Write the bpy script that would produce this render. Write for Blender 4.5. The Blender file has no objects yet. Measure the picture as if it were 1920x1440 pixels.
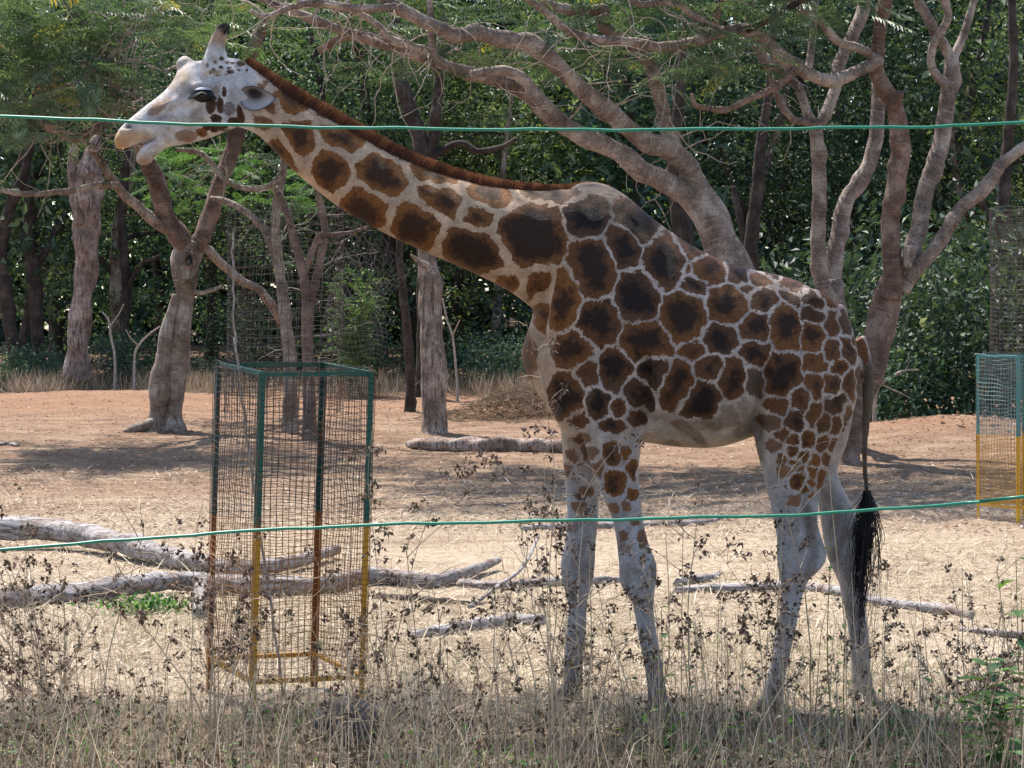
import bpy, bmesh, math, random
import numpy as np
from mathutils import Vector

rng = np.random.default_rng(11)
random.seed(11)
R = math.radians
scene = bpy.context.scene

# ------------------------------------------------------------------ camera, sky, sun, exposure
F = 4260.0          # focal length in photo pixels (1920 wide)
HOR = 600.0         # horizon row
H = 2.06            # eye height
cam = bpy.data.cameras.new('camera')
cam.sensor_width = 36.0
cam.lens = F / 1920 * 36.0
cam.shift_y = -(720 - HOR) / 1920
cam.clip_end = 600
camo = bpy.data.objects.new('camera', cam)
scene.collection.objects.link(camo)
camo.location = (0, 0, H)
camo.rotation_euler = (R(90), 0, 0)
scene.camera = camo

SUN_TRAVEL = Vector((0.24, -0.40, -0.88)).normalized()
world = bpy.data.worlds.new('World')
scene.world = world
world.use_nodes = True
wn = world.node_tree
bg = wn.nodes['Background']
sky = wn.nodes.new('ShaderNodeTexSky')
sky.sky_type = 'NISHITA'
sky.sun_disc = False
sky.sun_elevation = math.asin(-SUN_TRAVEL.z)
sky.sun_rotation = math.atan2(-SUN_TRAVEL.x, -SUN_TRAVEL.y)
wn.links.new(sky.outputs[0], bg.inputs[0])
bg.inputs[1].default_value = 0.15
sun = bpy.data.lights.new('sun', 'SUN')
sun.energy = 5.0
sun.angle = R(0.5)
sun.color = (1.0, 0.94, 0.86)
suno = bpy.data.objects.new('sun', sun)
scene.collection.objects.link(suno)
suno.rotation_euler = SUN_TRAVEL.to_track_quat('-Z', 'Y').to_euler()
suno.location = (-5, 6, 20)
scene.view_settings.view_transform = 'Standard'
scene.view_settings.look = 'None'
scene.view_settings.gamma = 1.0
scene.view_settings.use_curve_mapping = False
scene.view_settings.exposure = 0.92
scene.cycles.max_bounces = 6
scene.cycles.diffuse_bounces = 3
scene.cycles.transmission_bounces = 3
scene.cycles.glossy_bounces = 2

COL = scene.collection

# ------------------------------------------------------------------ helpers
def sstep(a, b, x):
    t = np.clip((np.asarray(x, float) - a) / (b - a), 0, 1)
    return t * t * (3 - 2 * t)

def ground(x, y):
    x = np.asarray(x, float); y = np.asarray(y, float)
    s = np.clip(y - 21, 0, 45)
    z = 0.029 * s * sstep(0, 14, s)
    z = z + 0.34 * np.exp(-((x - 6.4) / 1.7) ** 2 - ((y - 33) / 1.4) ** 2)
    z = z + 0.30 * np.exp(-((x - .8) / 1.6) ** 2 - ((y - 38.5) / 1.6) ** 2)
    z = z + 0.26 * np.exp(-((x + 7.5) / 3.2) ** 2 - ((y - 40) / 1.8) ** 2)
    z = z + 0.025 * np.sin(x * 1.3 + 0.7 * y) * np.sin(y * 0.9 - 0.4 * x) * sstep(9, 16, y)
    z = z + 0.012 * np.sin(x * 3.7 + 1.9) * np.sin(y * 3.1 + x)
    return z

def P(px, py, d):
    return np.array(((px - 960) / F * d, d, H + (HOR - py) / F * d))

def hit(px, py):
    """point of the ground seen at a photo pixel"""
    ys = np.arange(6, 120, 0.02)
    x = (px - 960) / F * ys
    z = H + (HOR - py) / F * ys
    g = ground(x, ys)
    i = int(np.argmax(z <= g))
    return np.array((x[i], ys[i], float(g[i])))

def make_mesh(name, V, quads=None, tris=None, attrs=None, smooth=True):
    V = np.asarray(V, np.float32)
    me = bpy.data.meshes.new(name)
    me.vertices.add(len(V))
    me.vertices.foreach_set('co', V.ravel())
    nq = 0 if quads is None else len(quads)
    nt = 0 if tris is None else len(tris)
    loops = []
    if nq: loops.append(np.asarray(quads, np.int32).ravel())
    if nt: loops.append(np.asarray(tris, np.int32).ravel())
    loops = np.concatenate(loops)
    me.loops.add(len(loops))
    me.loops.foreach_set('vertex_index', loops)
    me.polygons.add(nq + nt)
    starts = np.concatenate([np.arange(nq) * 4, nq * 4 + np.arange(nt) * 3]).astype(np.int32)
    me.polygons.foreach_set('loop_start', starts)
    me.polygons.foreach_set('use_smooth', np.full(nq + nt, smooth))
    me.update(calc_edges=True)
    if attrs:
        for k, a in attrs.items():
            a = np.asarray(a, np.float32)
            if a.ndim == 1:
                at = me.attributes.new(k, 'FLOAT', 'POINT'); at.data.foreach_set('value', a)
            else:
                at = me.attributes.new(k, 'FLOAT_COLOR', 'POINT')
                c = np.ones((len(a), 4), np.float32); c[:, :3] = a
                at.data.foreach_set('color', c.ravel())
    return me

class MB:
    def __init__(self):
        self.V = []; self.Q = []; self.T = []; self.A = []; self.B = []; self.n = 0
    def add(self, V, Q=None, T=None, a=None, b=None):
        V = np.asarray(V, float)
        self.V.append(V)
        if Q is not None and len(Q): self.Q.append(np.asarray(Q) + self.n)
        if T is not None and len(T): self.T.append(np.asarray(T) + self.n)
        self.A.append(np.zeros(len(V)) if a is None else np.broadcast_to(np.asarray(a, float), (len(V),)))
        self.B.append(np.zeros(len(V)) if b is None else np.broadcast_to(np.asarray(b, float), (len(V),)))
        self.n += len(V)
        return self
    def mesh(self, name, off=(0, 0, 0), smooth=True):
        V = np.concatenate(self.V) - np.asarray(off, float)
        Q = np.concatenate(self.Q) if self.Q else None
        T = np.concatenate(self.T) if self.T else None
        return make_mesh(name, V, Q, T, {'a': np.concatenate(self.A), 'rnd': np.concatenate(self.B)}, smooth)
    def build(self, name, mat, parent=None, smooth=True, loc=None, kind=None):
        off = np.zeros(3)
        if parent is not None: off = np.array(parent.location)
        elif loc is not None: off = np.asarray(loc, float)
        return link(name, self.mesh(name, off, smooth), mat, parent, None if parent is not None else loc, kind)

def link(name, me, mat, parent=None, loc=None, kind=None):
    o = bpy.data.objects.new(name, me)
    COL.objects.link(o)
    if mat is not None and not me.materials: me.materials.append(mat)
    if parent is not None: o.parent = parent
    if loc is not None: o.location = loc
    if kind: o['kind'] = kind
    return o

def tag(o, label, cat, group=None, kind=None):
    o['label'] = label; o['category'] = cat
    if group: o['group'] = group
    if kind: o['kind'] = kind
    return o

def thing(name, label, cat, loc, group=None):
    o = bpy.data.objects.new(name, None); COL.objects.link(o)
    o.location = [float(v) for v in loc]
    o.empty_display_size = 0.1
    return tag(o, label, cat, group)

def copy_tree(root, loc, rz=0.0, sc=1.0, label=None):
    c = root.copy(); COL.objects.link(c)
    c.location = [float(v) for v in loc]; c.rotation_euler = (0, 0, rz); c.scale = (sc, sc, sc) if np.isscalar(sc) else sc
    if label: c['label'] = label
    for ch in root.children:
        k = ch.copy(); COL.objects.link(k); k.parent = c
        for g in ch.children:
            m = g.copy(); COL.objects.link(m); m.parent = k
    return c

def resample(pts, step):
    """Catmull-Rom through rows of pts (any columns), even spacing in the first three"""
    p = np.asarray(pts, float)
    if len(p) < 2: return p
    q = np.vstack([2 * p[0] - p[1], p, 2 * p[-1] - p[-2]])
    out = []
    for i in range(1, len(q) - 2):
        a, b, c, d = q[i - 1], q[i], q[i + 1], q[i + 2]
        L = np.linalg.norm((c - b)[:3]); n = max(2, int(L / step) + 1)
        t = np.linspace(0, 1, n, endpoint=False)[:, None]
        out.append(0.5 * (2 * b + (c - a) * t + (2 * a - 5 * b + 4 * c - d) * t ** 2 + (3 * b - a - 3 * c + d) * t ** 3))
    out.append(p[-1:])
    return np.vstack(out)

def tube(pts, rad, sides=8, rough=0.0, seed=0, cap=True, knots=0):
    """swept tube; returns V, Q, T, along"""
    p = np.asarray(pts, float); r = np.broadcast_to(np.asarray(rad, float), (len(p),)).copy()
    n = len(p)
    t = np.gradient(p, axis=0); t /= np.linalg.norm(t, axis=1)[:, None] + 1e-9
    u = np.cross(t[0], (0.31, 0.9, 0.2)); u /= np.linalg.norm(u)
    us = []
    for i in range(n):
        u = u - t[i] * np.dot(u, t[i]); u /= np.linalg.norm(u) + 1e-9
        us.append(u)
    us = np.array(us); vs = np.cross(t, us)
    th = np.linspace(0, 2 * math.pi, sides, endpoint=False)
    rr = np.repeat(r[:, None], sides, 1)
    al = np.concatenate([[0], np.cumsum(np.linalg.norm(np.diff(p, axis=0), axis=1))])
    if rough:
        g = np.random.default_rng(seed + 5)
        w = np.zeros((n, sides))
        for k in range(5):
            f1 = g.uniform(0.4, 3.0) / max(r.mean(), .01); ph = g.uniform(0, 6.28); m = g.integers(0, 4)
            w += np.sin(al[:, None] * f1 * 0.6 + ph + m * th[None, :]) / (1 + k * .5)
        rr = rr * (1 + rough * w * 0.5)
        for k in range(knots):
            i = g.uniform(0.05, .95) * al[-1]; a0 = g.uniform(0, 6.28); s = r.mean() * g.uniform(.7, 1.3)
            da = np.abs((th[None, :] - a0 + math.pi) % (2 * math.pi) - math.pi) * r[:, None]
            rr = rr + r[:, None] * .35 * np.exp(-(((al[:, None] - i) / s) ** 2 + (da / s) ** 2))
    V = p[:, None, :] + (np.cos(th)[None, :, None] * us[:, None, :] + np.sin(th)[None, :, None] * vs[:, None, :]) * rr[:, :, None]
    V = V.reshape(-1, 3)
    i = np.arange(n - 1)[:, None] * sides; j = np.arange(sides)[None, :]; k = (j + 1) % sides
    Q = np.stack([i + j, i + k, i + sides + k, i + sides + j], -1).reshape(-1, 4)
    A = np.repeat(al, sides)
    T = None
    if cap:
        V = np.vstack([V, p[0], p[-1]]); b = n * sides
        j = np.arange(sides); k = (j + 1) % sides
        T = np.vstack([np.stack([np.full(sides, b), k, j], 1), np.stack([np.full(sides, b + 1), (n - 1) * sides + j, (n - 1) * sides + k], 1)])
        A = np.concatenate([A, [0, al[-1]]])
    return V, Q, T, A

def box(mb, a, b, w, h, up=(0, 0, 1)):
    """bar from a to b with cross section w x h"""
    a = np.asarray(a, float); b = np.asarray(b, float)
    t = b - a; t /= np.linalg.norm(t)
    up = np.asarray(up, float)
    s = np.cross(t, up); s /= np.linalg.norm(s); q = np.cross(s, t)
    V = []
    for c in (a, b):
        for i, j in ((-1, -1), (1, -1), (1, 1), (-1, 1)):
            V.append(c + s * i * w / 2 + q * j * h / 2)
    mb.add(V, [[0, 1, 2, 3], [7, 6, 5, 4], [0, 4, 5, 1], [1, 5, 6, 2], [2, 6, 7, 3], [3, 7, 4, 0]])

def unit(v):
    return v / (np.linalg.norm(v, axis=-1, keepdims=True) + 1e-9)

def leaves(base, direc, size, width=0.45, fold=0.12, rnd=None, g=rng, normal_up=0.6):
    """one folded quad per leaf: base point, direction, length"""
    n = len(base)
    d = unit(direc)
    nrm = unit(g.normal(size=(n, 3)) + np.array((0, 0, normal_up * 2)))
    s = unit(np.cross(d, nrm)); nn = np.cross(s, d)
    L = np.broadcast_to(np.asarray(size, float), (n,))[:, None]
    m = base + d * L * 0.45
    V = np.stack([base, m + s * L * width * .5 + nn * L * fold, base + d * L - nn * L * fold * .4, m - s * L * width * .5 + nn * L * fold], 1).reshape(-1, 3)
    Q = np.arange(n * 4).reshape(-1, 4)
    r = g.random(n) if rnd is None else rnd
    return V, Q, np.repeat(r, 4)

# ------------------------------------------------------------------ materials
def nodes(name):
    m = bpy.data.materials.new(name); m.use_nodes = True
    nt = m.node_tree; nt.nodes.clear()
    out = nt.nodes.new('ShaderNodeOutputMaterial')
    return m, nt, out

def N(nt, typ, **kw):
    n = nt.nodes.new('ShaderNode' + typ)
    for k, v in kw.items(): setattr(n, k, v)
    return n

def ramp(nt, fac, stops, interp='LINEAR'):
    r = N(nt, 'ValToRGB'); r.color_ramp.interpolation = interp
    el = r.color_ramp.elements
    while len(el) < len(stops): el.new(0.5)
    for e, (p, c) in zip(el, stops):
        e.position = p; e.color = (c[0], c[1], c[2], 1) if len(c) == 3 else c
    if fac is not None: nt.links.new(fac, r.inputs[0])
    return r.outputs[0]

def noise(nt, vec, scale, detail=4, rough=.6, out='Fac', dim='3D'):
    n = N(nt, 'TexNoise', noise_dimensions=dim)
    n.inputs['Scale'].default_value = scale; n.inputs['Detail'].default_value = detail; n.inputs['Roughness'].default_value = rough
    if vec is not None: nt.links.new(vec, n.inputs['Vector'])
    return n.outputs[out]

def math_(nt, op, a, b=None, clamp=False):
    n = N(nt, 'Math', operation=op, use_clamp=clamp)
    for i, v in enumerate((a, b)):
        if v is None: continue
        if isinstance(v, (int, float)): n.inputs[i].default_value = v
        else: nt.links.new(v, n.inputs[i])
    return n.outputs[0]

def mix(nt, fac, a, b, blend='MIX'):
    n = N(nt, 'Mix', data_type='RGBA', blend_type=blend)
    for idx, v in ((0, fac), (6, a), (7, b)):
        if isinstance(v, (int, float)): n.inputs[idx].default_value = v
        elif isinstance(v, tuple): n.inputs[idx].default_value = (v[0], v[1], v[2], 1)
        else: nt.links.new(v, n.inputs[idx])
    return n.outputs[2]

def attr(nt, name, out='Fac'):
    n = N(nt, 'Attribute', attribute_name=name)
    return n.outputs[out]

def coords(nt, kind='Object', scale=None):
    c = N(nt, 'TexCoord').outputs[kind]
    if scale:
        m = N(nt, 'Mapping'); m.inputs['Scale'].default_value = scale
        nt.links.new(c, m.inputs['Vector']); return m.outputs[0]
    return c

def principled(nt, out, col, rough=.8, bump=None, bstr=.4, bdist=.01, spec=.3, metal=0):
    p = N(nt, 'BsdfPrincipled')
    if isinstance(col, tuple): p.inputs['Base Color'].default_value = (*col, 1)
    else: nt.links.new(col, p.inputs['Base Color'])
    if isinstance(rough, (int, float)): p.inputs['Roughness'].default_value = rough
    else: nt.links.new(rough, p.inputs['Roughness'])
    p.inputs['Specular IOR Level'].default_value = spec
    p.inputs['Metallic'].default_value = metal
    if bump is not None:
        b = N(nt, 'Bump'); b.inputs['Strength'].default_value = bstr; b.inputs['Distance'].default_value = bdist
        nt.links.new(bump, b.inputs['Height']); nt.links.new(b.outputs[0], p.inputs['Normal'])
    nt.links.new(p.outputs[0], out.inputs[0])
    return p

def mat_leaf(name, stops, trans=.35, rough=.45, tint=(1.25, 1.35, .6), spec=.4):
    m, nt, out = nodes(name)
    col = ramp(nt, attr(nt, 'rnd'), stops)
    oi = N(nt, 'ObjectInfo').outputs['Random']
    hs = N(nt, 'HueSaturation'); nt.links.new(col, hs.inputs['Color'])
    nt.links.new(math_(nt, 'MULTIPLY_ADD', oi, .05), hs.inputs['Hue'])
    hs.inputs['Hue'].default_value = .5
    mr = N(nt, 'MapRange'); nt.links.new(oi, mr.inputs[0]); mr.inputs[3].default_value = .48; mr.inputs[4].default_value = .53
    nt.links.new(mr.outputs[0], hs.inputs['Hue'])
    mr2 = N(nt, 'MapRange'); nt.links.new(oi, mr2.inputs[0]); mr2.inputs[3].default_value = 1.15; mr2.inputs[4].default_value = .8
    nt.links.new(mr2.outputs[0], hs.inputs['Value'])
    p = N(nt, 'BsdfPrincipled'); nt.links.new(hs.outputs[0], p.inputs['Base Color'])
    p.inputs['Roughness'].default_value = rough; p.inputs['Specular IOR Level'].default_value = spec
    t = N(nt, 'BsdfTranslucent')
    nt.links.new(mix(nt, 1.0, hs.outputs[0], tint, 'MULTIPLY'), t.inputs[0])
    ms = N(nt, 'MixShader'); ms.inputs[0].default_value = trans
    nt.links.new(p.outputs[0], ms.inputs[1]); nt.links.new(t.outputs[0], ms.inputs[2])
    nt.links.new(ms.outputs[0], out.inputs[0])
    return m

def mat_bark(name, dark, mid, light, ring=1.0, rough=.8, fiss=0.0):
    m, nt, out = nodes(name)
    ob = coords(nt)
    al = attr(nt, 'a')
    n1 = noise(nt, ob, 3.2, 5, .6)
    c = ramp(nt, n1, [(.34, dark), (.5, mid), (.60, light)])
    # ring-like lenticels round the stem
    wob = noise(nt, ob, 5, 3)
    ph = math_(nt, 'MULTIPLY_ADD', al, 26.0)
    ph = math_(nt, 'ADD', math_(nt, 'MULTIPLY', al, 46.0), math_(nt, 'MULTIPLY', wob, 5.0))
    cx = N(nt, 'CombineXYZ'); nt.links.new(ph, cx.inputs[0])
    oo = N(nt, 'VectorMath', operation='MULTIPLY'); nt.links.new(ob, oo.inputs[0]); oo.inputs[1].default_value = (5, 5, 1.2)
    av = N(nt, 'VectorMath', operation='ADD'); nt.links.new(cx.outputs[0], av.inputs[0]); nt.links.new(oo.outputs[0], av.inputs[1])
    rn = noise(nt, av.outputs[0], 1.0, 3, .6)
    rg = ramp(nt, rn, [(.56, (0, 0, 0)), (.64, (1, 1, 1))])
    rd = ramp(nt, rn, [(.32, (1, 1, 1)), (.38, (0, 0, 0))])
    c = mix(nt, math_(nt, 'MULTIPLY', rg,   .30 * ring), c, tuple(min(1, v * 1.45) for v in light))
    c = mix(nt, math_(nt, 'MULTIPLY', rd, .5 * ring), c, tuple(v * .55 for v in dark))
    fine = noise(nt, ob, 38, 4, .7)
    c = mix(nt, .6, c, ramp(nt, fine, [(.3, (.15, .14, .13)), (.7, (.86, .84, .82))]), 'OVERLAY')
    n2 = noise(nt, ob, 11, 5, .7)
    c = mix(nt, math_(nt, 'MULTIPLY', ramp(nt, n2, [(.55, (0, 0, 0)), (.68, (1, 1, 1))]), .55), c, tuple(v * .6 for v in dark))
    h = math_(nt, 'ADD', math_(nt, 'MULTIPLY', rn, ring), math_(nt, 'MULTIPLY', fine, .6))
    if fiss:
        st = noise(nt, coords(nt, 'Object', (26, 26, 2.2)), 1.0, 6, .65)
        fr = ramp(nt, st, [(.40, (1, 1, 1)), (.50, (0, 0, 0))])
        c = mix(nt, math_(nt, 'MULTIPLY', fr, fiss), c, tuple(v * .4 for v in dark))
        h = math_(nt, 'ADD', h, math_(nt, 'MULTIPLY', st, 2.0))
    principled(nt, out, c, rough, h, .55, .02, .25)
    return m

def mat_log():
    m, nt, out = nodes('weathered_wood')
    al = attr(nt, 'a'); ob = coords(nt)
    st = noise(nt, coords(nt, 'Object', (1.1, 13, 13)), 1.0, 7, .75)
    big = noise(nt, ob, 3.0, 4)
    c = ramp(nt, st, [(.34, (.10, .075, .065)), (.42, (.30, .26, .245)), (.52, (.46, .42, .41)), (.64, (.62, .585, .58))])
    crk = noise(nt, coords(nt, 'Object', (1.6, 17, 17)), 1.0, 4, .55)
    ck = ramp(nt, math_(nt, 'ABSOLUTE', math_(nt, 'SUBTRACT', crk, .5)), [(.0, (1, 1, 1)), (.022, (0, 0, 0))])
    c = mix(nt, math_(nt, 'MULTIPLY', ck, .5), c, (.035, .025, .02))
    st = math_(nt, 'SUBTRACT', st, math_(nt, 'MULTIPLY', ck, .5))
    warm = ramp(nt, big, [(.48, (0, 0, 0)), (.66, (1, 1, 1))])
    c = mix(nt, math_(nt, 'MULTIPLY', warm, .55), c, (.26, .155, .10))
    principled(nt, out, c, .85, st, 1.0, .05, .2)
    return m

def mat_simple(name, c1, c2, scale=8, rough=.8, bstr=.3, bdist=.01, spec=.3):
    m, nt, out = nodes(name)
    n = noise(nt, coords(nt), scale, 5, .65)
    principled(nt, out, ramp(nt, n, [(.3, c1), (.7, c2)]), rough, n, bstr, bdist, spec)
    return m

def mat_blades(name, stops, trans=.25, rough=.7):
    m, nt, out = nodes(name)
    col = ramp(nt, attr(nt, 'rnd'), stops)
    p = N(nt, 'BsdfPrincipled'); nt.links.new(col, p.inputs['Base Color']); p.inputs['Roughness'].default_value = rough
    p.inputs['Specular IOR Level'].default_value = .2
    t = N(nt, 'BsdfTranslucent'); nt.links.new(col, t.inputs[0])
    ms = N(nt, 'MixShader'); ms.inputs[0].default_value = trans
    nt.links.new(p.outputs[0], ms.inputs[1]); nt.links.new(t.outputs[0], ms.inputs[2]); nt.links.new(ms.outputs[0], out.inputs[0])
    return m

def mat_ground():
    m, nt, out = nodes('dry_soil')
    ob = coords(nt)
    sp = N(nt, 'SeparateXYZ'); nt.links.new(ob, sp.inputs[0])
    n_big = noise(nt, coords(nt, 'Object', (.22, .5, .5)), 1.0, 5, .6)
    n_mid = noise(nt, coords(nt, 'Object', (1.2, 2.6, 2)), 1.0, 6, .65)
    n_fine = noise(nt, ob, 22, 6, .75)
    n_grit = noise(nt, ob, 110, 3, .7)
    soil = ramp(nt, n_mid, [(.3, (.13, .075, .047)), (.5, (.245, .155, .10)), (.7, (.38, .28, .19))])
    straw = ramp(nt, n_fine, [(.28, (.22, .155, .10)), (.45, (.45, .355, .255)), (.7, (.62, .53, .41))])
    fy = math_(nt, 'ADD', sp.outputs[1], math_(nt, 'MULTIPLY', math_(nt, 'SUBTRACT', n_big, .5), 16.0))
    fy = math_(nt, 'ADD', fy, math_(nt, 'MULTIPLY', math_(nt, 'SUBTRACT', n_mid, .5), 7.0))
    zone = N(nt, 'MapRange', interpolation_type='SMOOTHSTEP'); nt.links.new(fy, zone.inputs[0]); zone.inputs[1].default_value = 17; zone.inputs[2].default_value = 31
    patch = ramp(nt, n_mid, [(.54, (0, 0, 0)), (.66, (1, 1, 1))])
    z1 = math_(nt, 'MAXIMUM', zone.outputs[0], math_(nt, 'MULTIPLY', patch, .55))
    c = mix(nt, z1, straw, soil)
    dk = noise(nt, coords(nt, 'Object', (.55, 1.5, 1)), 1.0, 6, .7)
    c = mix(nt, math_(nt, 'MULTIPLY', ramp(nt, dk, [(.52, (0, 0, 0)), (.64, (1, 1, 1))]), .55), c, mix(nt, n_fine, (.12, .075, .05), (.30, .20, .13)))
    c = mix(nt, math_(nt, 'MULTIPLY', ramp(nt, dk, [(.30, (1, 1, 1)), (.42, (0, 0, 0))]), .45), c, mix(nt, n_fine, (.26, .22, .12), (.52, .46, .30)))
    bank = N(nt, 'MapRange', interpolation_type='SMOOTHSTEP'); nt.links.new(math_(nt, 'ADD', sp.outputs[2], math_(nt, 'MULTIPLY', n_mid, .3)), bank.inputs[0]); bank.inputs[1].default_value = .52; bank.inputs[2].default_value = .78
    c = mix(nt, math_(nt, 'MULTIPLY', bank.outputs[0], .6), c, mix(nt, n_fine, (.20, .095, .05), (.42, .23, .13)))
    pink = ramp(nt, n_fine, [(.5, (0, 0, 0)), (.62, (1, 1, 1))])
    zl = N(nt, 'MapRange', interpolation_type='SMOOTHSTEP'); nt.links.new(fy, zl.inputs[0]); zl.inputs[1].default_value = 24; zl.inputs[2].default_value = 32
    c = mix(nt, math_(nt, 'MULTIPLY', math_(nt, 'MULTIPLY', pink, zl.outputs[0]), .5), c, (.42, .31, .26))
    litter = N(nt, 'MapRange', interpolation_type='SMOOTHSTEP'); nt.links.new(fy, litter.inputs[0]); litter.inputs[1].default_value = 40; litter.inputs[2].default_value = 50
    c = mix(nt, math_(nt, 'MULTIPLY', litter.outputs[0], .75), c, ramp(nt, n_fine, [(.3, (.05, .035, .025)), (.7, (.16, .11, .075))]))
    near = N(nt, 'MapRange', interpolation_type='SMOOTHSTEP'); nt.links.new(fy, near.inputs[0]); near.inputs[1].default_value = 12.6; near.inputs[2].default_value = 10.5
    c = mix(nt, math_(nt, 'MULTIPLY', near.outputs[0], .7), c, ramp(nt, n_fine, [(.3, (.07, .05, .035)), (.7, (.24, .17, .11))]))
    c = mix(nt, .45, c, ramp(nt, n_grit, [(.3, (.18, .18, .18)), (.7, (.8, .8, .8))]), 'OVERLAY')
    h = math_(nt, 'ADD', n_fine, math_(nt, 'MULTIPLY', n_grit, .4))
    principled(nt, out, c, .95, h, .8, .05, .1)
    return m

def mat_coat():
    m, nt, out = nodes('giraffe_coat')
    ob = coords(nt)
    pd = attr(nt, 'pd'); st = attr(nt, 'strength'); tone = attr(nt, 'tone'); base = attr(nt, 'coat', 'Color')
    fur = noise(nt, coords(nt, 'Object', (70, 70, 190)), 1.0, 4, .75)
    edge = noise(nt, ob, 130, 3, .8)
    d = math_(nt, 'ADD', pd, math_(nt, 'MULTIPLY', math_(nt, 'SUBTRACT', edge, .5), .030))
    mask = N(nt, 'MapRange', interpolation_type='SMOOTHSTEP'); nt.links.new(d, mask.inputs[0]); mask.inputs[1].default_value = -.002; mask.inputs[2].default_value = .002
    inner = noise(nt, ob, 9, 7, .78)
    di = math_(nt, 'ADD', pd, math_(nt, 'MULTIPLY', math_(nt, 'SUBTRACT', inner, .5), .20))
    core = N(nt, 'MapRange', interpolation_type='SMOOTHSTEP'); nt.links.new(di, core.inputs[0]); core.inputs[1].default_value = .006; core.inputs[2].default_value = .058
    light = mix(nt, tone, (.185, .072, .020), (.070, .034, .020))
    dark = mix(nt, tone, (.042, .018, .009), (.0090, .0065, .0070))
    pc = mix(nt, core.outputs[0], light, dark)
    pc = mix(nt, .85, pc, ramp(nt, fur, [(.3, (.15, .15, .15)), (.7, (.85, .83, .80))]), 'OVERLAY')
    blot = noise(nt, ob, 9, 6, .7)
    b2 = mix(nt, .65, base, ramp(nt, blot, [(.3, (.2, .19, .18)), (.7, (.8, .79, .78))]), 'OVERLAY')
    b2 = mix(nt, .55, b2, ramp(nt, fur, [(.3, (.2, .2, .2)), (.7, (.8, .8, .8))]), 'OVERLAY')
    c = mix(nt, math_(nt, 'MULTIPLY', mask.outputs[0], st), b2, pc)
    h = math_(nt, 'ADD', fur, math_(nt, 'MULTIPLY', noise(nt, ob, 25, 4), 1.2))
    p = principled(nt, out, c, .62, h, .6, .010, .18)
    return m

def mat_guard(name, green, yellow, zsplit, rust=.5):
    m, nt, out = nodes(name)
    ob = coords(nt)
    sp = N(nt, 'SeparateXYZ'); nt.links.new(ob, sp.inputs[0])
    n = noise(nt, ob, 9, 5, .7)
    oi = N(nt, 'ObjectInfo').outputs['Random']
    zz = math_(nt, 'ADD', sp.outputs[2], math_(nt, 'MULTIPLY', math_(nt, 'SUBTRACT', n, .5), .03))
    k = math_(nt, 'GREATER_THAN', zz, zsplit)
    c = mix(nt, k, yellow, green)
    rm = ramp(nt, n, [(.52, (0, 0, 0)), (.68, (1, 1, 1))])
    rlow = math_(nt, 'MULTIPLY', rm, math_(nt, 'ADD', math_(nt, 'MULTIPLY', oi, .5), rust), True)
    c = mix(nt, rlow, c, mix(nt, n, (.10, .035, .015), (.32, .11, .03)))
    principled(nt, out, c, .55, n, .2, .004, .4)
    return m

M = {}
M['ground'] = mat_ground()
M['coat'] = mat_coat()
M['bark'] = mat_bark('smooth_bark', (.100, .074, .065), (.205, .158, .140), (.34, .284, .256))
M['bark_red'] = mat_bark('red_brown_bark', (.075, .045, .037), (.145, .092, .072), (.235, .165, .135))
M['bark_grey'] = mat_bark('grey_brown_bark', (.12, .085, .066), (.235, .18, .145), (.37, .31, .265), ring=.5, fiss=.45)
M['bark_rough'] = mat_bark('fissured_bark', (.14, .10, .08), (.27, .20, .165), (.40, .32, .28), ring=.1, fiss=.8, rough=.9)
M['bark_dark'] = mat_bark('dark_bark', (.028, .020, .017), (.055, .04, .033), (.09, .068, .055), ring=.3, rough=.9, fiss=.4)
M['twig'] = mat_simple('pale_twig', (.25, .19, .15), (.48, .41, .36), 20, .8)
M['log'] = mat_log()
M['leaf_forest'] = mat_leaf('forest_leaf', [(0, (.022, .042, .028)), (.45, (.054, .092, .052)), (.8, (.120, .172, .092)), (1, (.26, .31, .19))], .33, .55, (1.25, 1.35, .6), .2)
M['leaf_shaded'] = mat_leaf('shaded_forest_leaf', [(0, (.018, .034, .024)), (.6, (.044, .074, .048)), (.9, (.095, .13, .085)), (1, (.22, .26, .18))], .28, .5, (1.25, 1.35, .6), .2)  # darker copy of the forest leaf, shade put into its colour
M['leaf_teal'] = mat_leaf('shade_leaf', [(0, (.030, .064, .050)), (.6, (.070, .128, .088)), (1, (.15, .22, .14))], .3, .55, (1.25, 1.35, .6), .2)
M['leaf_olive'] = mat_leaf('olive_leaf', [(0, (.040, .058, .028)), (.5, (.090, .120, .055)), (.85, (.16, .20, .10)), (1, (.30, .34, .20))], .35, .55, (1.25, 1.3, .6), .2)
M['leaf_feather'] = mat_leaf('feathery_leaf', [(0, (.050, .085, .058)), (.6, (.095, .150, .096)), (.93, (.16, .22, .13)), (1, (.42, .33, .05))], .36)
M['leaf_bright'] = mat_leaf('bright_leaf', [(0, (.05, .095, .035)), (.6, (.095, .165, .06)), (1, (.21, .29, .12))], .4)
M['leaf_plant'] = mat_leaf('plant_leaf', [(0, (.05, .12, .03)), (.6, (.09, .19, .05)), (1, (.17, .28, .08))], .4, .5)
M['leaf_dry'] = mat_leaf('dry_leaf', [(0, (.05, .034, .025)), (.5, (.12, .082, .060)), (.85, (.23, .165, .12)), (1, (.36, .28, .20))], .2, .8, (1, 1, 1), .1)
M['litter'] = mat_leaf('leaf_litter', [(0, (.20, .12, .085)), (.4, (.32, .215, .16)), (.8, (.46, .35, .29)), (1, (.62, .53, .48))], .1, .85, (1, 1, 1), .1)
M['straw'] = mat_blades('straw', [(0, (.16, .11, .07)), (.4, (.36, .28, .19)), (.8, (.56, .47, .34)), (1, (.72, .64, .52))])
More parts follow.
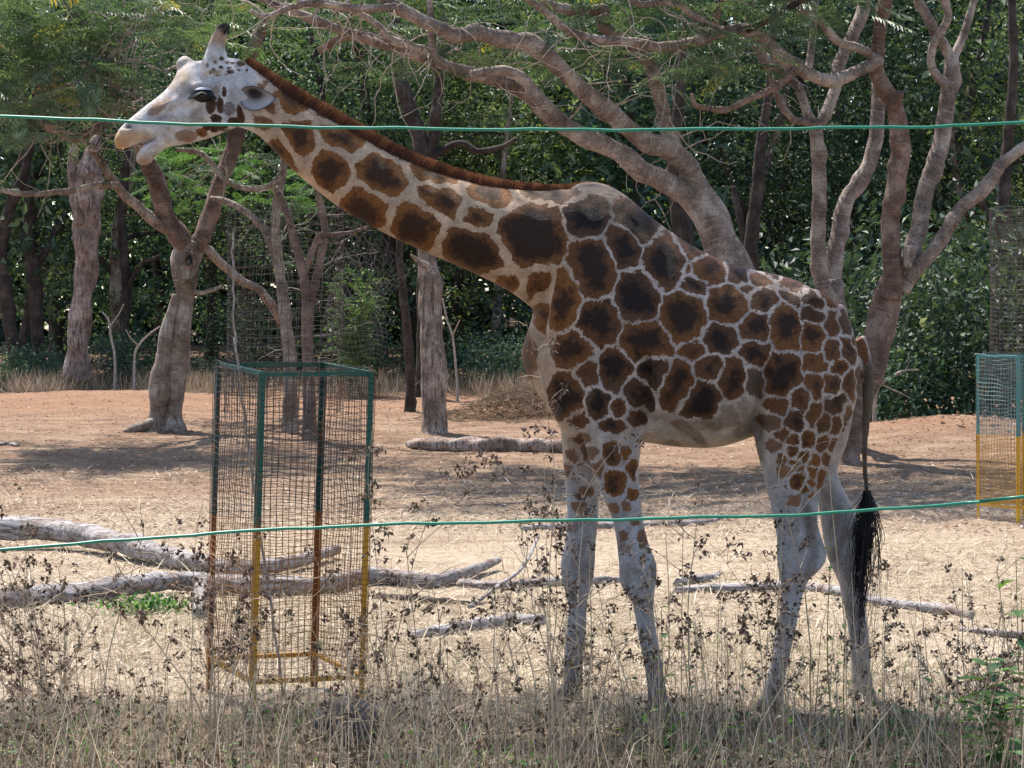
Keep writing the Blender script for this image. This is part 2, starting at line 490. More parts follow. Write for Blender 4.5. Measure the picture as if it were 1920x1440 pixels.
M['drygrass'] = mat_blades('dry_grass', [(0, (.09, .066, .046)), (.4, (.25, .19, .13)), (.8, (.44, .35, .245)), (1, (.64, .55, .42))])
M['greengrass'] = mat_blades('green_grass', [(0, (.06, .10, .03)), (.6, (.13, .19, .06)), (1, (.26, .30, .11))], .35)
M['stem'] = mat_simple('dry_stem', (.24, .17, .11), (.56, .44, .30), 6, .8)
M['greenstem'] = mat_simple('green_stem', (.10, .12, .04), (.26, .22, .10), 6, .7)
M['guard'] = mat_guard('guard_paint', (.012, .105, .072), (.56, .27, .014), .98, .75)
M['guard_rust'] = mat_guard('rusted_guard_paint', (.010, .055, .048), (.24, .075, .014), 1.0, .45)
M['guard_mesh'] = mat_guard('guard_wire_paint', (.050, .040, .034), (.30, .125, .03), 1.0, .8)
M['guard_blue'] = mat_guard('pale_guard_paint', (.05, .22, .20), (.66, .36, .02), .88, .25)
M['guard_blue_mesh'] = mat_guard('pale_guard_wire_paint', (.16, .24, .24), (.50, .27, .06), .88, .4)
M['mesh_old'] = mat_simple('rusty_mesh', (.045, .032, .032), (.15, .105, .10), 12, .7)
M['wire'] = mat_simple('green_plastic_wire', (.008, .19, .115), (.02, .26, .16), 30, .4, .1, .001, .5)
M['stone'] = mat_simple('dark_stone', (.030, .029, .030), (.11, .105, .10), 7, .9, .8, .03)
M['mane'] = mat_blades('mane_hair', [(0, (.030, .011, .008)), (.4, (.095, .032, .015)), (.75, (.25, .092, .036)), (1, (.46, .25, .13))], .3, .5)
M['tuft'] = mat_blades('tail_hair', [(0, (.004, .004, .006)), (1, (.022, .020, .024))], .05, .35)
M['eye'] = mat_simple('dark_eye', (.004, .003, .003), (.008, .006, .005), 10, .2, 0, .001, .35)
M['lid'] = mat_simple('pale_eyelid', (.36, .34, .36), (.50, .48, .50), 30, .6)
M['lash'] = mat_simple('dark_lash', (.008, .007, .008), (.02, .016, .016), 30, .6)
M['hoof'] = mat_simple('hoof_horn', (.07, .055, .045), (.16, .13, .11), 20, .6)
M['earin'] = mat_blades('ear_skin', [(0, (.010, .008, .009)), (.35, (.05, .042, .045)), (.6, (.19, .17, .175)), (1, (.38, .355, .36))], .05, .8)

# ------------------------------------------------------------------ the ground
def axis(parts):
    return np.unique(np.concatenate([np.arange(a, b, s) for a, b, s in parts] + [np.array([parts[-1][1]])]))
gx = axis([(-160, -30, 10), (-30, -14, 1.0), (-14, 14, .14), (14, 30, 1.0), (30, 160, 10)])
gy = axis([(-60, 0, 6), (0, 8, 1.0), (8, 26, .10), (26, 52, .16), (52, 90, 1.0), (90, 200, 10)])
GX, GY = np.meshgrid(gx, gy)
GZ = ground(GX, GY) + rng.normal(0, .006, GX.shape) * ((np.abs(GX) < 14) & (GY > 8) & (GY < 52))
nx, ny = len(gx), len(gy)
idx = np.arange(nx * ny).reshape(ny, nx)
gq = np.stack([idx[:-1, :-1], idx[:-1, 1:], idx[1:, 1:], idx[1:, :-1]], -1).reshape(-1, 4)
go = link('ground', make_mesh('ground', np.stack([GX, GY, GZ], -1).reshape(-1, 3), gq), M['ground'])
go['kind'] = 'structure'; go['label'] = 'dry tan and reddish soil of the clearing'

# ------------------------------------------------------------------ trees traced as 3D limbs
def limb_pts(path, d0, d1):
    a = np.asarray(path, float)
    s = np.concatenate([[0], np.cumsum(np.hypot(np.diff(a[:, 0]), np.diff(a[:, 1])))]); s /= s[-1]
    d = d0 + (d1 - d0) * s
    pts = np.stack([(a[:, 0] - 960) / F * d, d, H + (HOR - a[:, 1]) / F * d, a[:, 2] / F * d], 1)
    return pts

def add_limb(tree, name, path, d0, d1, mat, sides=12, rough=.10, knots=2, seed=None):
    pts = limb_pts(path, d0, d1)
    q = resample(pts, max(.035, pts[:, 3].mean() * .5))
    seed = int(rng.integers(1e6)) if seed is None else seed
    g = np.random.default_rng(seed)
    w = np.cumsum(g.normal(0, .12, (len(q), 3)), 0); w -= np.linspace(0, 1, len(q))[:, None] * w[-1]
    q[:, :3] += w * q[:, 3:4] * .25
    V, Q, T, A = tube(q[:, :3], np.maximum(q[:, 3], .004), sides, rough, seed, True, knots)
    mb = MB().add(V, Q, T, A)
    return mb.build(name, mat, tree), q

def twigs(tree, starts, mat, n=14, length=(.4, 1.1), rad=.009, bias=(0, 0, .2), seed=1):
    g = np.random.default_rng(seed); mb = MB()
    for k in range(n):
        s = starts[g.integers(len(starts))][:3]
        L = g.uniform(*length); m = 9
        d = unit(g.normal(size=3) * np.array((1, .5, .7)) + np.array(bias))
        p = [np.array(s)]
        for i in range(m):
            d = unit(d + g.normal(0, .28, 3) + np.array((0, 0, -.03)))
            p.append(p[-1] + d * L / m)
        r = rad * g.uniform(.5, 1.1)
        mb.add(*_t(np.array(p), np.linspace(r, r * .3, m + 1), 5))
        if g.random() < .8:
            i0 = g.integers(3, 7); d2 = unit(d + g.normal(0, .8, 3)); pp = [p[i0]]
            for i in range(5):
                d2 = unit(d2 + g.normal(0, .3, 3)); pp.append(pp[-1] + d2 * L * .09)
            mb.add(*_t(np.array(pp), np.linspace(r * .6, r * .2, 6), 4))
    return mb.build('twigs', mat, tree, kind='stuff')

def _t(p, r, s=5):
    V, Q, T, A = tube(p, r, s, cap=False)
    return V, Q, T, A

def fronds(tree, pts, mat, L=(.35, .6), seed=3, droop=.5, per=13, name='foliage'):
    """bipinnate feathery leaves: a rachis carrying pairs of narrow pinnae"""
    g = np.random.default_rng(seed); mb = MB(); n = len(pts)
    d = unit(g.normal(size=(n, 3)) * np.array((1, .8, .22)) + np.array((0, 0, -droop * .2)))
    up = unit(np.array((0, 0, 1.)) + g.normal(0, .35, (n, 3)))
    s = unit(np.cross(d, up)); up = np.cross(s, d)
    Ls = g.uniform(*L, n)[:, None]
    base = np.asarray(pts)
    rnd = np.clip(g.normal(.45, .22, n), 0, .97)
    rnd[g.random(n) < .003] = 1.0
    # rachis
    w = s * .004
    e = base + d * Ls - up * Ls * droop * .25
    V = np.stack([base - w, base + w, e + w * .4, e - w * .4], 1).reshape(-1, 3)
    mb.add(V, np.arange(n * 4).reshape(-1, 4), b=np.repeat(rnd, 4))
    for i in range(per):
        t = .10 + .88 * i / (per - 1)
        c = base + d * Ls * t - up * Ls * droop * .25 * t ** 2
        pl = Ls * .30 * (math.sin(math.pi * (.12 + .8 * t)) ** .7)
        for sd in (-1, 1):
            q = unit(s * sd + d * .45 - up * .15 + g.normal(0, .08, (n, 3)))
            wv = unit(np.cross(q, up)) * Ls * .024
            V = np.stack([c, c + q * pl * .5 + wv, c + q * pl - up * pl * .15, c + q * pl * .5 - wv], 1).reshape(-1, 3)
            mb.add(V, np.arange(n * 4).reshape(-1, 4), b=np.repeat(np.clip(rnd + g.normal(0, .06, n), 0, 1), 4))
    return mb.build(name, mat, tree, smooth=False, kind='stuff')

def px_cloud(g, n, boxes, d0, d1):
    out = []
    w = np.array([b[4] for b in boxes], float); w /= w.sum()
    for b in g.choice(len(boxes), n, p=w):
        x0, y0, x1, y1, _ = boxes[b]
        out.append(P(g.uniform(x0, x1), g.uniform(y0, y1), g.uniform(d0, d1)))
    return np.array(out)

# --- forked tree at the left with the knot hole
base = hit(313, 806)
dL = base[1]
tL = thing('forked_tree', 'forked grey-brown tree with a knot hole, left of the near wire guard', 'tree', base)
bk = M['bark_grey']
add_limb(tL, 'trunk', [(322, 818, 32), (323, 800, 26), (325, 770, 20), (328, 717, 20), (334, 660, 20), (340, 610, 18), (347, 555, 16), (350, 520, 22), (352, 500, 25), (360, 470, 22), (366, 455, 18)], dL, dL, bk, 18, .16, 5)
add_limb(tL, 'trunk_rib', [(287, 818, 27), (293, 790, 18), (299, 720, 18), (308, 660, 15), (318, 600, 12), (331, 552, 8)], dL - .12, dL - .10, bk, 12, .15, 2)
add_limb(tL, 'root', [(300, 790, 14), (278, 796, 11), (255, 803, 9), (232, 812, 5)], dL - .1, dL - .5, bk, 9, .2, 1)
add_limb(tL, 'root', [(322, 795, 13), (332, 806, 9), (345, 816, 4)], dL - .1, dL - .4, bk, 9, .2, 0)
_, ql = add_limb(tL, 'limb', [(362, 475, 20), (338, 440, 20), (313, 407, 18), (297, 350, 17), (280, 310, 16), (268, 285, 14), (262, 240, 12), (240, 205, 11), (216, 170, 11), (213, 133, 11), (187, 83, 10), (157, 47, 8), (130, 10, 7), (110, -40, 5)], dL, dL - .8, M['bark_red'], 12, .12, 4)
_, qr = add_limb(tL, 'limb', [(366, 465, 18), (380, 440, 17), (393, 400, 16), (417, 327, 15), (443, 253, 14), (460, 160, 13), (475, 90, 12), (500, 40, 11), (520, 10, 10), (535, -40, 9)], dL, dL + .4, M['bark_red'], 12, .10, 3)
_, q1 = add_limb(tL, 'limb', [(316, 432, 10), (290, 415, 10), (262, 388, 9.5), (240, 370, 9), (220, 347, 8.5), (200, 318, 8), (187, 300, 6), (165, 270, 5)], dL - .1, dL - 1.2, bk, 9, .12, 2)
_, q2 = add_limb(tL, 'limb', [(222, 348, 6.5), (190, 346, 6), (167, 350, 6), (138, 357, 6), (110, 360, 6), (50, 364, 5.5), (0, 357, 5), (-60, 350, 4)], dL - 1.0, dL - 1.6, bk, 8, .14, 3)
_, q3 = add_limb(tL, 'limb', [(240, 205, 9), (225, 195, 9), (200, 220, 8.5), (177, 243, 8.5), (143, 259, 8), (110, 247, 8), (67, 230, 7.5), (0, 205, 7), (-50, 190, 6)], dL - .75, dL - 1.8, bk, 9, .14, 3)
_, q4 = add_limb(tL, 'limb', [(110, 247, 7), (80, 228, 6.5), (64, 202, 6), (97, 177, 5.5), (143, 157, 5.2), (173, 133, 5), (207, 107, 4.5), (230, 73, 4.2), (260, 50, 4), (290, 24, 3.5), (340, -10, 3)], dL - 1.4, dL - 2.0, M['twig'], 8, .12, 1)
_, q5 = add_limb(tL, 'limb', [(173, 133, 4), (215, 122, 3), (260, 113, 3), (285, 126, 2.6), (305, 131, 2.4), (333, 123, 2)], dL - 1.7, dL - 1.9, M['twig'], 7, .1, 0)
_, q6 = add_limb(tL, 'limb', [(370, 462, 10), (390, 467, 9), (420, 497, 8.5), (457, 527, 8), (490, 543, 8), (520, 587, 9), (536, 625, 9), (545, 680, 9)], dL, dL + 2.4, bk, 9, .12, 2)
add_limb(tL, 'limb', [(352, 545, 6), (375, 549, 4.5), (395, 545, 4), (415, 536, 3)], dL - .1, dL - .2, bk, 7, .15, 1)
# knot hole: a raised collar of bark round a dark hollow
kh = P(355, 488, dL - .27)
mb = MB()
a = np.linspace(0, 2 * math.pi, 25)[:-1]
ring = np.stack([kh[0] + .085 * np.cos(a), np.full(24, kh[1]), kh[2] + .115 * np.sin(a)], 1)
V, Q, T, A = tube(np.vstack([ring, ring[:2]]), .032, 8, .2, 4, False); mb.add(V, Q, T, A)
kc_ = mb.build('knot_collar', M['bark_red'], tL)
mb = MB(); V = np.vstack([ring + np.array((0, .03, 0)), kh + np.array((0, .05, 0))])
mb.add(V, T=[[24, i, (i + 1) % 24] for i in range(24)]); mb.build('knot_hollow', M['lash'], tL).parent = kc_
twigs(tL, np.vstack([q4[::4], q3[::5], q5[::4], ql[len(ql) // 2::5]]), M['twig'], 130, (.5, 1.8), .013, (.2, -.2, .25), 21)
twigs(tL, np.vstack([qr[len(qr) // 3::6], q6[::6], q1[::5]]), M['bark_dark'], 30, (.5, 1.2), .010, (.3, 0, .1), 22).name = 'dark_twigs'
g = np.random.default_rng(5)
fronds(tL, px_cloud(g, 430, [(-60, -30, 330, 60, 5), (-60, 50, 200, 180, 5), (250, -30, 520, 90, 2.2), (-40, 150, 90, 260, 2), (90, 120, 260, 230, 1.0), (330, 20, 480, 110, .6)], dL - 3.0, dL - .6), M['leaf_feather'], (.40, .85), 6)
fronds(tL, px_cloud(g, 150, [(270, 270, 480, 380, 2), (430, 280, 600, 400, 1)], dL + 1.0, dL + 3.5), M['leaf_bright'], (.3, .55), 7, name='low_foliage')

# --- split dead trunk
dd = 43.0; xx = (148 - 960) / F * dd; b = np.array((xx, dd, float(ground(xx, dd))))
tD = thing('dead_trunk', 'pale rough dead trunk with split bark at the far left', 'tree', b)
add_limb(tD, 'trunk', [(146, 712, 26), (147, 690, 22), (149, 640, 20), (155, 580, 20), (160, 533, 20), (165, 460, 23), (167, 400, 25), (165, 340, 25), (170, 300, 19), (178, 270, 12), (184, 252, 6)], dd, dd, M['bark_rough'], 18, .18, 4)
add_limb(tD, 'limb', [(150, 420, 10), (140, 360, 10), (136, 310, 9), (140, 270, 7)], dd - .1, dd, M['bark_rough'], 9, .15, 1)

# --- middle trunk standing behind the neck
b = hit(812, 812); dM = b[1]
tM = thing('leafless_tree', 'straight bare brown trunk standing behind the giraffe neck', 'tree', b)
_, qm = add_limb(tM, 'trunk', [(812, 830, 30), (812, 805, 26), (812, 760, 23), (812, 700, 23), (809, 617, 22), (806, 540, 20), (805, 528, 22), (805, 510, 19), (803, 470, 18), (802, 430, 16), (800, 400, 9)], dM, dM + .5, M['bark_rough'], 16, .10, 4)
add_limb(tM, 'limb', [(803, 500, 8), (785, 490, 5), (770, 478, 3)], dM, dM - .1, M['bark_rough'], 7, .2, 0)

# --- big smooth-barked tree whose limbs sweep left above the back
dC = 30.0
xC = (1475 - 960) / F * dC
bC = np.array((xC, dC, float(ground(xC, dC))))
tC = thing('sweeping_tree', 'pale smooth-barked tree sweeping long limbs left above the giraffe back', 'tree', bC)
bk = M['bark']
pyb = HOR + (H - bC[2]) / dC * F
add_limb(tC, 'trunk', [(1475, pyb + 14, 52), (1472, pyb - 10, 44), (1460, 740, 40), (1435, 650, 38), (1400, 560, 37), (1365, 490, 35), (1345, 450, 32), (1325, 405, 28), (1305, 360, 25), (1296, 335, 24)], dC, dC, bk, 18, .08, 3)
_, cA = add_limb(tC, 'limb', [(1300, 345, 23), (1290, 311, 22), (1249, 277, 20), (1215, 267, 19), (1180, 240, 18), (1147, 213, 17.5), (1100, 173, 17), (1050, 130, 16.5), (1023, 103, 16), (993, 83, 15), (950, 75, 14.5), (900, 63, 14), (872, 66, 14), (853, 68, 15), (833, 58, 14), (787, 37, 13), (743, 13, 12), (715, -6, 11), (670, -40, 10)], dC, dC - 2.5, bk, 14, .10, 7)
_, cB = add_limb(tC, 'limb', [(1322, 405, 24), (1286, 367, 21), (1237, 340, 20), (1200, 322, 19), (1167, 293, 19), (1125, 272, 18), (1083, 253, 18), (1027, 217, 18), (993, 185, 17), (960, 165, 14), (910, 150, 13), (840, 130, 12), (787, 110, 11), (727, 87, 10.5), (673, 70, 10), (627, 53, 9), (590, 38, 8), (547, 20, 7), (500, 3, 6), (440, -20, 5)], dC, dC - 1.8, bk, 14, .10, 7)
_, c2 = add_limb(tC, 'limb', [(1010, 195, 12), (1000, 172, 12), (977, 145, 11), (950, 133, 10), (915, 134, 9), (883, 139, 7)], dC - 1.2, dC - 1.5, bk, 10, .1, 1)
_, c3 = add_limb(tC, 'limb', [(838, 125, 9), (815, 104, 8), (808, 67, 6.5), (807, 30, 6), (805, -30, 5)], dC - 1.5, dC - 1.7, bk, 9, .1, 2)
_, c4 = add_limb(tC, 'limb', [(815, 106, 8), (790, 92, 8.5), (760, 83, 8.5), (735, 75, 8), (723, 63, 7.5), (705, 45, 6.5), (683, 30, 6), (660, 20, 5.5), (620, 12, 5), (575, -8, 4.5)], dC - 1.5, dC - 1.9, bk, 9, .1, 2)
_, c5 = add_limb(tC, 'limb', [(745, 14, 8.5), (720, 14, 8), (667, 15, 7.5), (600, 5, 7), (550, 12, 6), (500, 30, 5), (470, 20, 4)], dC - 2.4, dC - 2.8, bk, 9, .12, 3)
_, cD = add_limb(tC, 'limb', [(1285, 310, 17), (1271, 285, 15), (1252, 240, 14), (1238, 180, 13.5), (1220, 125, 13), (1193, 90, 13), (1150, 62, 13), (1128, 43, 12.5), (1129, 18, 11.5), (1100, 20, 10.5), (1067, 20, 9.5), (1013, 3, 9), (980, -20, 8)], dC, dC - 1.0, bk, 12, .10, 4)
_, c6 = add_limb(tC, 'limb', [(600, 95, 8), (640, 72, 8), (690, 72, 7), (730, 90, 7)], dC - 1.0, dC - 1.6, M['bark_red'], 9, .1, 1)
twigs(tC, np.vstack([cA[len(cA) // 4::6], cB[len(cB) // 3::6], cD[::5], c4[::4], c5[::4]]), M['twig'], 90, (.5, 1.7), .012, (-.2, -.2, .05), 31)
g = np.random.default_rng(8)
fronds(tC, px_cloud(g, 300, [(560, -30, 1000, 60, 3), (820, 50, 1060, 130, 1.6), (1000, -20, 1280, 80, 2.2), (1030, 60, 1200, 130, 1.0), (590, 60, 780, 160, .8), (1130, 80, 1330, 160, .5)], dC - 1.0, dC + 2.0), M['leaf_feather'], (.38, .75), 9)

# --- twin-stemmed tree right behind the rump
dT = 31.5
xT = (1585 - 960) / F * dT
bT = np.array((xT, dT, float(ground(xT, dT))))
tT = thing('twin_stem_tree', 'slender pale tree with two stems rising just behind the rump', 'tree', bT)
pyb = HOR + (H - bT[2]) / dT * F
add_limb(tT, 'trunk', [(1588, pyb + 10, 28), (1586, pyb - 20, 24), (1580, 760, 23), (1572, 680, 23), (1566, 600, 23), (1562, 555, 22), (1561, 525, 19)], dT, dT, M['bark'], 14, .08, 2)
_, t1 = add_limb(tT, 'stem', [(1556, 575, 15), (1541, 530, 14), (1534, 469, 14.5), (1537, 375, 14), (1534, 300, 13.5), (1530, 250, 13), (1530, 228, 12)], dT - .1, dT - .2, M['bark'], 12, .08, 3)
_, t2 = add_limb(tT, 'limb', [(1530, 234, 9.5), (1515, 215, 9), (1503, 180, 9), (1492, 158, 9), (1465, 130, 8.5), (1440, 112, 8), (1417, 82, 7), (1400, 30, 6), (1395, -30, 5)], dT - .2, dT + .3, M['bark'], 10, .1, 2)
_, t3 = add_limb(tT, 'limb', [(1524, 232, 7), (1505, 228, 7), (1485, 221, 7), (1459, 184, 6.5), (1444, 142, 6), (1421, 94, 6), (1408, 50, 5)], dT - .2, dT - .6, M['bark'], 9, .12, 3)
_, t4 = add_limb(tT, 'limb', [(1532, 236, 11), (1550, 210, 11), (1564, 169, 11), (1572, 120, 11.5), (1585, 85, 12), (1600, 60, 12), (1616, 22, 13), (1622, -30, 12)], dT - .2, dT + .4, M['bark'], 11, .1, 2)
_, t5 = add_limb(tT, 'stem', [(1561, 560, 17), (1563, 510, 16.5), (1571, 450, 16), (1580, 395, 16), (1592, 368, 15), (1612, 345, 14.5), (1630, 310, 14), (1642, 262, 13.5), (1646, 187, 13), (1645, 120, 12)], dT, dT + .5, M['bark'], 12, .08, 3)
_, t6 = add_limb(tT, 'limb', [(1516, 130, 7), (1522, 80, 7), (1527, 40, 6.5), (1530, -30, 6)], dT + .5, dT + .8, M['bark'], 9, .1, 2)
twigs(tT, np.vstack([t2[::5], t3[::5]]), M['twig'], 16, (.4, 1.0), .009, (-.2, 0, .1), 41)

# --- many-forked tree at the right
bR = hit(1588, 866); dR = bR[1]
tR = thing('many_forked_tree', 'red-brown tree forking into three stems, right of the giraffe rump', 'tree', bR)
bk = M['bark_red']
add_limb(tR, 'trunk', [(1582, 882, 40), (1584, 862, 29), (1590, 830, 26), (1597, 790, 26), (1614, 740, 27), (1632, 690, 28), (1647, 620, 28), (1662, 570, 27), (1674, 530, 24), (1690, 500, 20)], dR, dR, bk, 18, .08, 3)
_, r1 = add_limb(tR, 'stem', [(1668, 560, 19), (1671, 520, 18), (1669, 450, 18), (1669, 400, 17.5), (1680, 345, 18), (1686, 290, 18), (1686, 240, 17), (1677, 195, 16), (1656, 165, 16), (1643, 131, 15), (1646, 105, 14), (1650, 56, 12), (1661, 0, 12), (1668, -40, 11)], dR - .15, dR - .5, bk, 14, .08, 5)
_, r2 = add_limb(tR, 'limb', [(1648, 110, 12), (1620, 128, 12), (1597, 139, 12), (1560, 153, 12), (1526, 143, 12), (1492, 124, 12.5), (1455, 97, 12), (1430, 72, 12), (1410, 60, 12), (1361, 62, 11), (1312, 79, 10), (1249, 90, 9.5), (1200, 81, 9), (1120, 72, 8), (1067, 57, 7.5), (1033, 30, 7), (993, 0, 6.5), (970, -30, 6)], dR - .45, dR - 3.0, M['bark'], 12, .10, 7)
_, r3 = add_limb(tR, 'limb', [(1490, 130, 8), (1465, 155, 7.5), (1440, 170, 7), (1395, 191, 6.5), (1361, 207, 6), (1324, 203, 5.5), (1303, 196, 5), (1297, 176, 3.5)], dR - 1.2, dR - 1.7, M['bark_red'], 9, .14, 4)
_, r4 = add_limb(tR, 'limb', [(1348, 64, 8), (1341, 45, 7.5), (1345, 25, 7), (1352, 0, 6.5), (1358, -40, 6)], dR - 1.9, dR - 2.0, M['bark_red'], 9, .1, 1)
_, r5 = add_limb(tR, 'limb', [(1350, 54, 7), (1331, 42, 7), (1297, 27, 7), (1275, 8, 7), (1240, 3, 6.5), (1200, 8, 6), (1160, -15, 5)], dR - 1.9, dR - 2.2, M['bark'], 9, .1, 2)
_, r6 = add_limb(tR, 'limb', [(1640, 108, 9), (1620, 93, 8), (1575, 79, 8), (1555, 60, 8), (1537, 41, 7.5), (1511, 26, 7), (1481, 0, 6.5), (1455, -30, 6)], dR - .5, dR - 1.2, M['bark'], 9, .12, 4)
_, r7 = add_limb(tR, 'limb', [(1400, 58, 6), (1425, 45, 6), (1470, 19, 6), (1520, -6, 5.5), (1560, -30, 5)], dR - 1.6, dR - 1.4, M['bark_dark'], 8, .12, 2)
add_limb(tR, 'stub', [(1676, 205, 9), (1684, 182, 9), (1687, 172, 7)], dR - .6, dR - .75, bk, 10, .25, 1)
_, r8 = add_limb(tR, 'stem', [(1684, 520, 19), (1700, 490, 18), (1712, 455, 17), (1721, 425, 16.5), (1732, 356, 16), (1748, 310, 16.5), (1762, 270, 16.5), (1775, 187, 15), (1784, 130, 14.5), (1785, 105, 13)], dR, dR + .3, M['bark'], 13, .08, 4)
_, r9 = add_limb(tR, 'limb', [(1786, 115, 11), (1770, 85, 10), (1752, 60, 10), (1738, 30, 9.5), (1725, 5, 9), (1712, -40, 8)], dR + .3, dR + .2, M['bark'], 10, .1, 2)
_, r10 = add_limb(tR, 'limb', [(1787, 112, 9), (1800, 85, 8), (1812, 50, 7.5), (1822, 15, 7), (1832, -30, 6.5)], dR + .3, dR + .5, M['bark'], 9, .1, 2)
_, r11 = add_limb(tR, 'limb', [(1776, 160, 9), (1762, 148, 8.5), (1748, 125, 8), (1749, 88, 8), (1768, 55, 8), (1778, 30, 8), (1772, 5, 8), (1765, -30, 7)], dR + .2, dR - .1, M['bark'], 9, .1, 2)
_, r12 = add_limb(tR, 'stem', [(1690, 545, 15), (1715, 512, 14), (1744, 478, 13.5), (1777, 431, 13), (1800, 394, 12.5), (1845, 358, 12.5), (1868, 325, 12), (1882, 305, 11), (1920, 277, 10), (1980, 235, 8)], dR, dR - .5, M['bark'], 11, .1, 5)
add_limb(tR, 'stub', [(1702, 500, 9), (1704, 475, 9.5), (1703, 462, 8)], dR - .25, dR - .3, M['bark_grey'], 10, .2, 1)
twigs(tR, np.vstack([r2[len(r2) // 2::5], r5[::4]]), M['twig'], 36, (.5, 1.3), .010, (-.1, -.3, .0), 51)
g = np.random.default_rng(12)
fronds(tR, px_cloud(g, 150, [(1240, -30, 1480, 70, 3), (1280, 60, 1420, 140, 1.2), (1440, -20, 1640, 30, 1)], dR - 2.5, dR + .5), M['leaf_feather'], (.35, .7), 13)

# the crowns go on above the picture and throw dappled shade
for tt, x0, x1, dd0, dd1, nn_, sd in ((tL, -150, 620, dL - 3.5, dL + 2, 240, 71), (tC, 500, 1500, dC - 3.5, dC + 3, 560, 72), (tR, 1150, 2050, dR - 3.5, dR + 3, 520, 73)):
    g = np.random.default_rng(sd)
    fronds(tt, px_cloud(g, nn_, [(x0, -330, x1, -50, 1)], dd0, dd1), M['leaf_feather'], (.45, .85), sd, per=9, name='crown')

# --- unseen tree added beyond the right edge to shade the giraffe and the front growth
bO = np.array((6.2, 14.6, 0.0))
tO = thing('unseen_shade_tree', 'unseen leafy tree beyond the right edge, its crown shading the giraffe from above', 'tree', bO)
def world_limb(tree, name, pts, mat, seed):
    q = resample(np.array(pts, float), .12)
    V, Q, T, A = tube(q[:, :3], q[:, 3], 12, .1, seed, True, 3)
    MB().add(V, Q, T, A).build(name, mat, tree); return q
world_limb(tO, 'trunk', [(6.2, 14.6, -.2, .34), (6.15, 14.6, .8, .25), (5.9, 14.7, 3, .22), (5.4, 14.7, 5.2, .19), (4.9, 14.8, 6.6, .15)], M['bark_grey'], 1)
oq = [world_limb(tO, 'limb', p, M['bark_grey'], 5 + i) for i, p in enumerate([
    [(4.9, 14.8, 6.5, .14), (3.6, 14.6, 7.4, .11), (2.0, 14.9, 7.8, .09), (.3, 15.1, 8.0, .07), (-1.6, 15.3, 8.2, .04), (-4.2, 15.6, 8.3, .02)],
    [(5.1, 14.8, 6.2, .12), (4.2, 13.8, 7.2, .09), (2.6, 13.4, 7.8, .07), (.8, 13.3, 8.1, .04), (-.8, 13.5, 8.2, .02)],
    [(5.0, 14.8, 6.4, .12), (4.6, 15.8, 7.4, .08), (3.4, 16.2, 8.0, .05), (1.8, 16.2, 8.3, .03)],
    [(4.95, 14.8, 6.5, .12), (5.6, 14.6, 7.6, .08), (6.6, 14.2, 8.4, .04)]])]
g = np.random.default_rng(90)
xo = g.uniform(-5.6, 6.8, 1500); yo_ = g.uniform(11.6, 16.6, 1500)
edge_ = 16.0 + .35 * np.sin(xo * 1.9) + .25 * np.sin(xo * 4.3 + 1)
ok = (yo_ < edge_) & ~((xo < -2.1 + .3 * np.sin(yo_ * 3)) & (yo_ < 15.0)) & (np.sin(xo * 2.3 + yo_ * 1.1) * np.sin(yo_ * 2.9 - xo) + g.normal(0, .4, 1500) > -.45)  # crown cut away there so the head stays in the sun
fronds(tO, np.stack([xo, yo_, 8.2 + .5 * np.sin(xo * .8) + g.normal(0, .35, 1500)], 1)[ok], M['leaf_feather'], (.5, .95), 91, per=9, name='crown')

# --- stems behind the near wire guard
def small_tree(name, label, paths, mat, d):
    b = hit(paths[0][0][0], paths[0][0][1]) if d is None else None
    if d is not None:
        x = (paths[0][0][0] - 960) / F * d; b = np.array((x, d, float(ground(x, d))))
        pyb = HOR + (H - b[2]) / d * F
        paths = [[(paths[0][0][0], pyb + 8, paths[0][0][2] * 1.25)] + list(paths[0])] + list(paths[1:])
    t = thing(name, label, 'tree', b)
    qs = []
    for i, p in enumerate(paths):
        _, q = add_limb(t, 'trunk' if i == 0 else 'limb', p, b[1], b[1] + (0 if i == 0 else rng.uniform(-.5, .5)), mat, 10, .1, 2)
        qs.append(q)
    return t, qs
tS1, qs1 = small_tree('pale_stem_tree', 'pale slim tree seen through the near wire guard', [
    [(545, 700, 13), (541, 640, 12), (532, 560, 11), (522, 500, 10), (517, 440, 9), (520, 383, 9), (530, 327, 8), (540, 250, 7)],
    [(523, 505, 8), (500, 440, 7), (470, 405, 6.5), (430, 380, 6), (395, 372, 5)],
    [(530, 330, 6), (500, 350, 6), (460, 352, 5.5), (420, 335, 5), (380, 290, 5), (330, 280, 4)]], M['bark_grey'], 34)
tS2, qs2 = small_tree('dark_stem_tree', 'dark red stem with forked branches behind the guard', [
    [(580, 720, 12), (578, 660, 11), (578, 600, 10.5), (577, 550, 10), (566, 500, 9), (550, 440, 8), (535, 390, 7), (515, 350, 6)],
    [(578, 590, 8), (592, 530, 8), (602, 480, 8), (609, 430, 7.5), (600, 380, 7), (590, 330, 6)],
    [(572, 510, 6), (585, 470, 6), (600, 440, 5.5), (625, 440, 5), (660, 435, 4), (690, 425, 3)]], M['bark_red'], 33)
for tt, qq, sd in ((tS1, qs1, 61), (tS2, qs2, 62)):
    twigs(tt, np.vstack(qq)[::6], M['twig'], 22, (.4, 1.2), .009, (.2, 0, .2), sd)

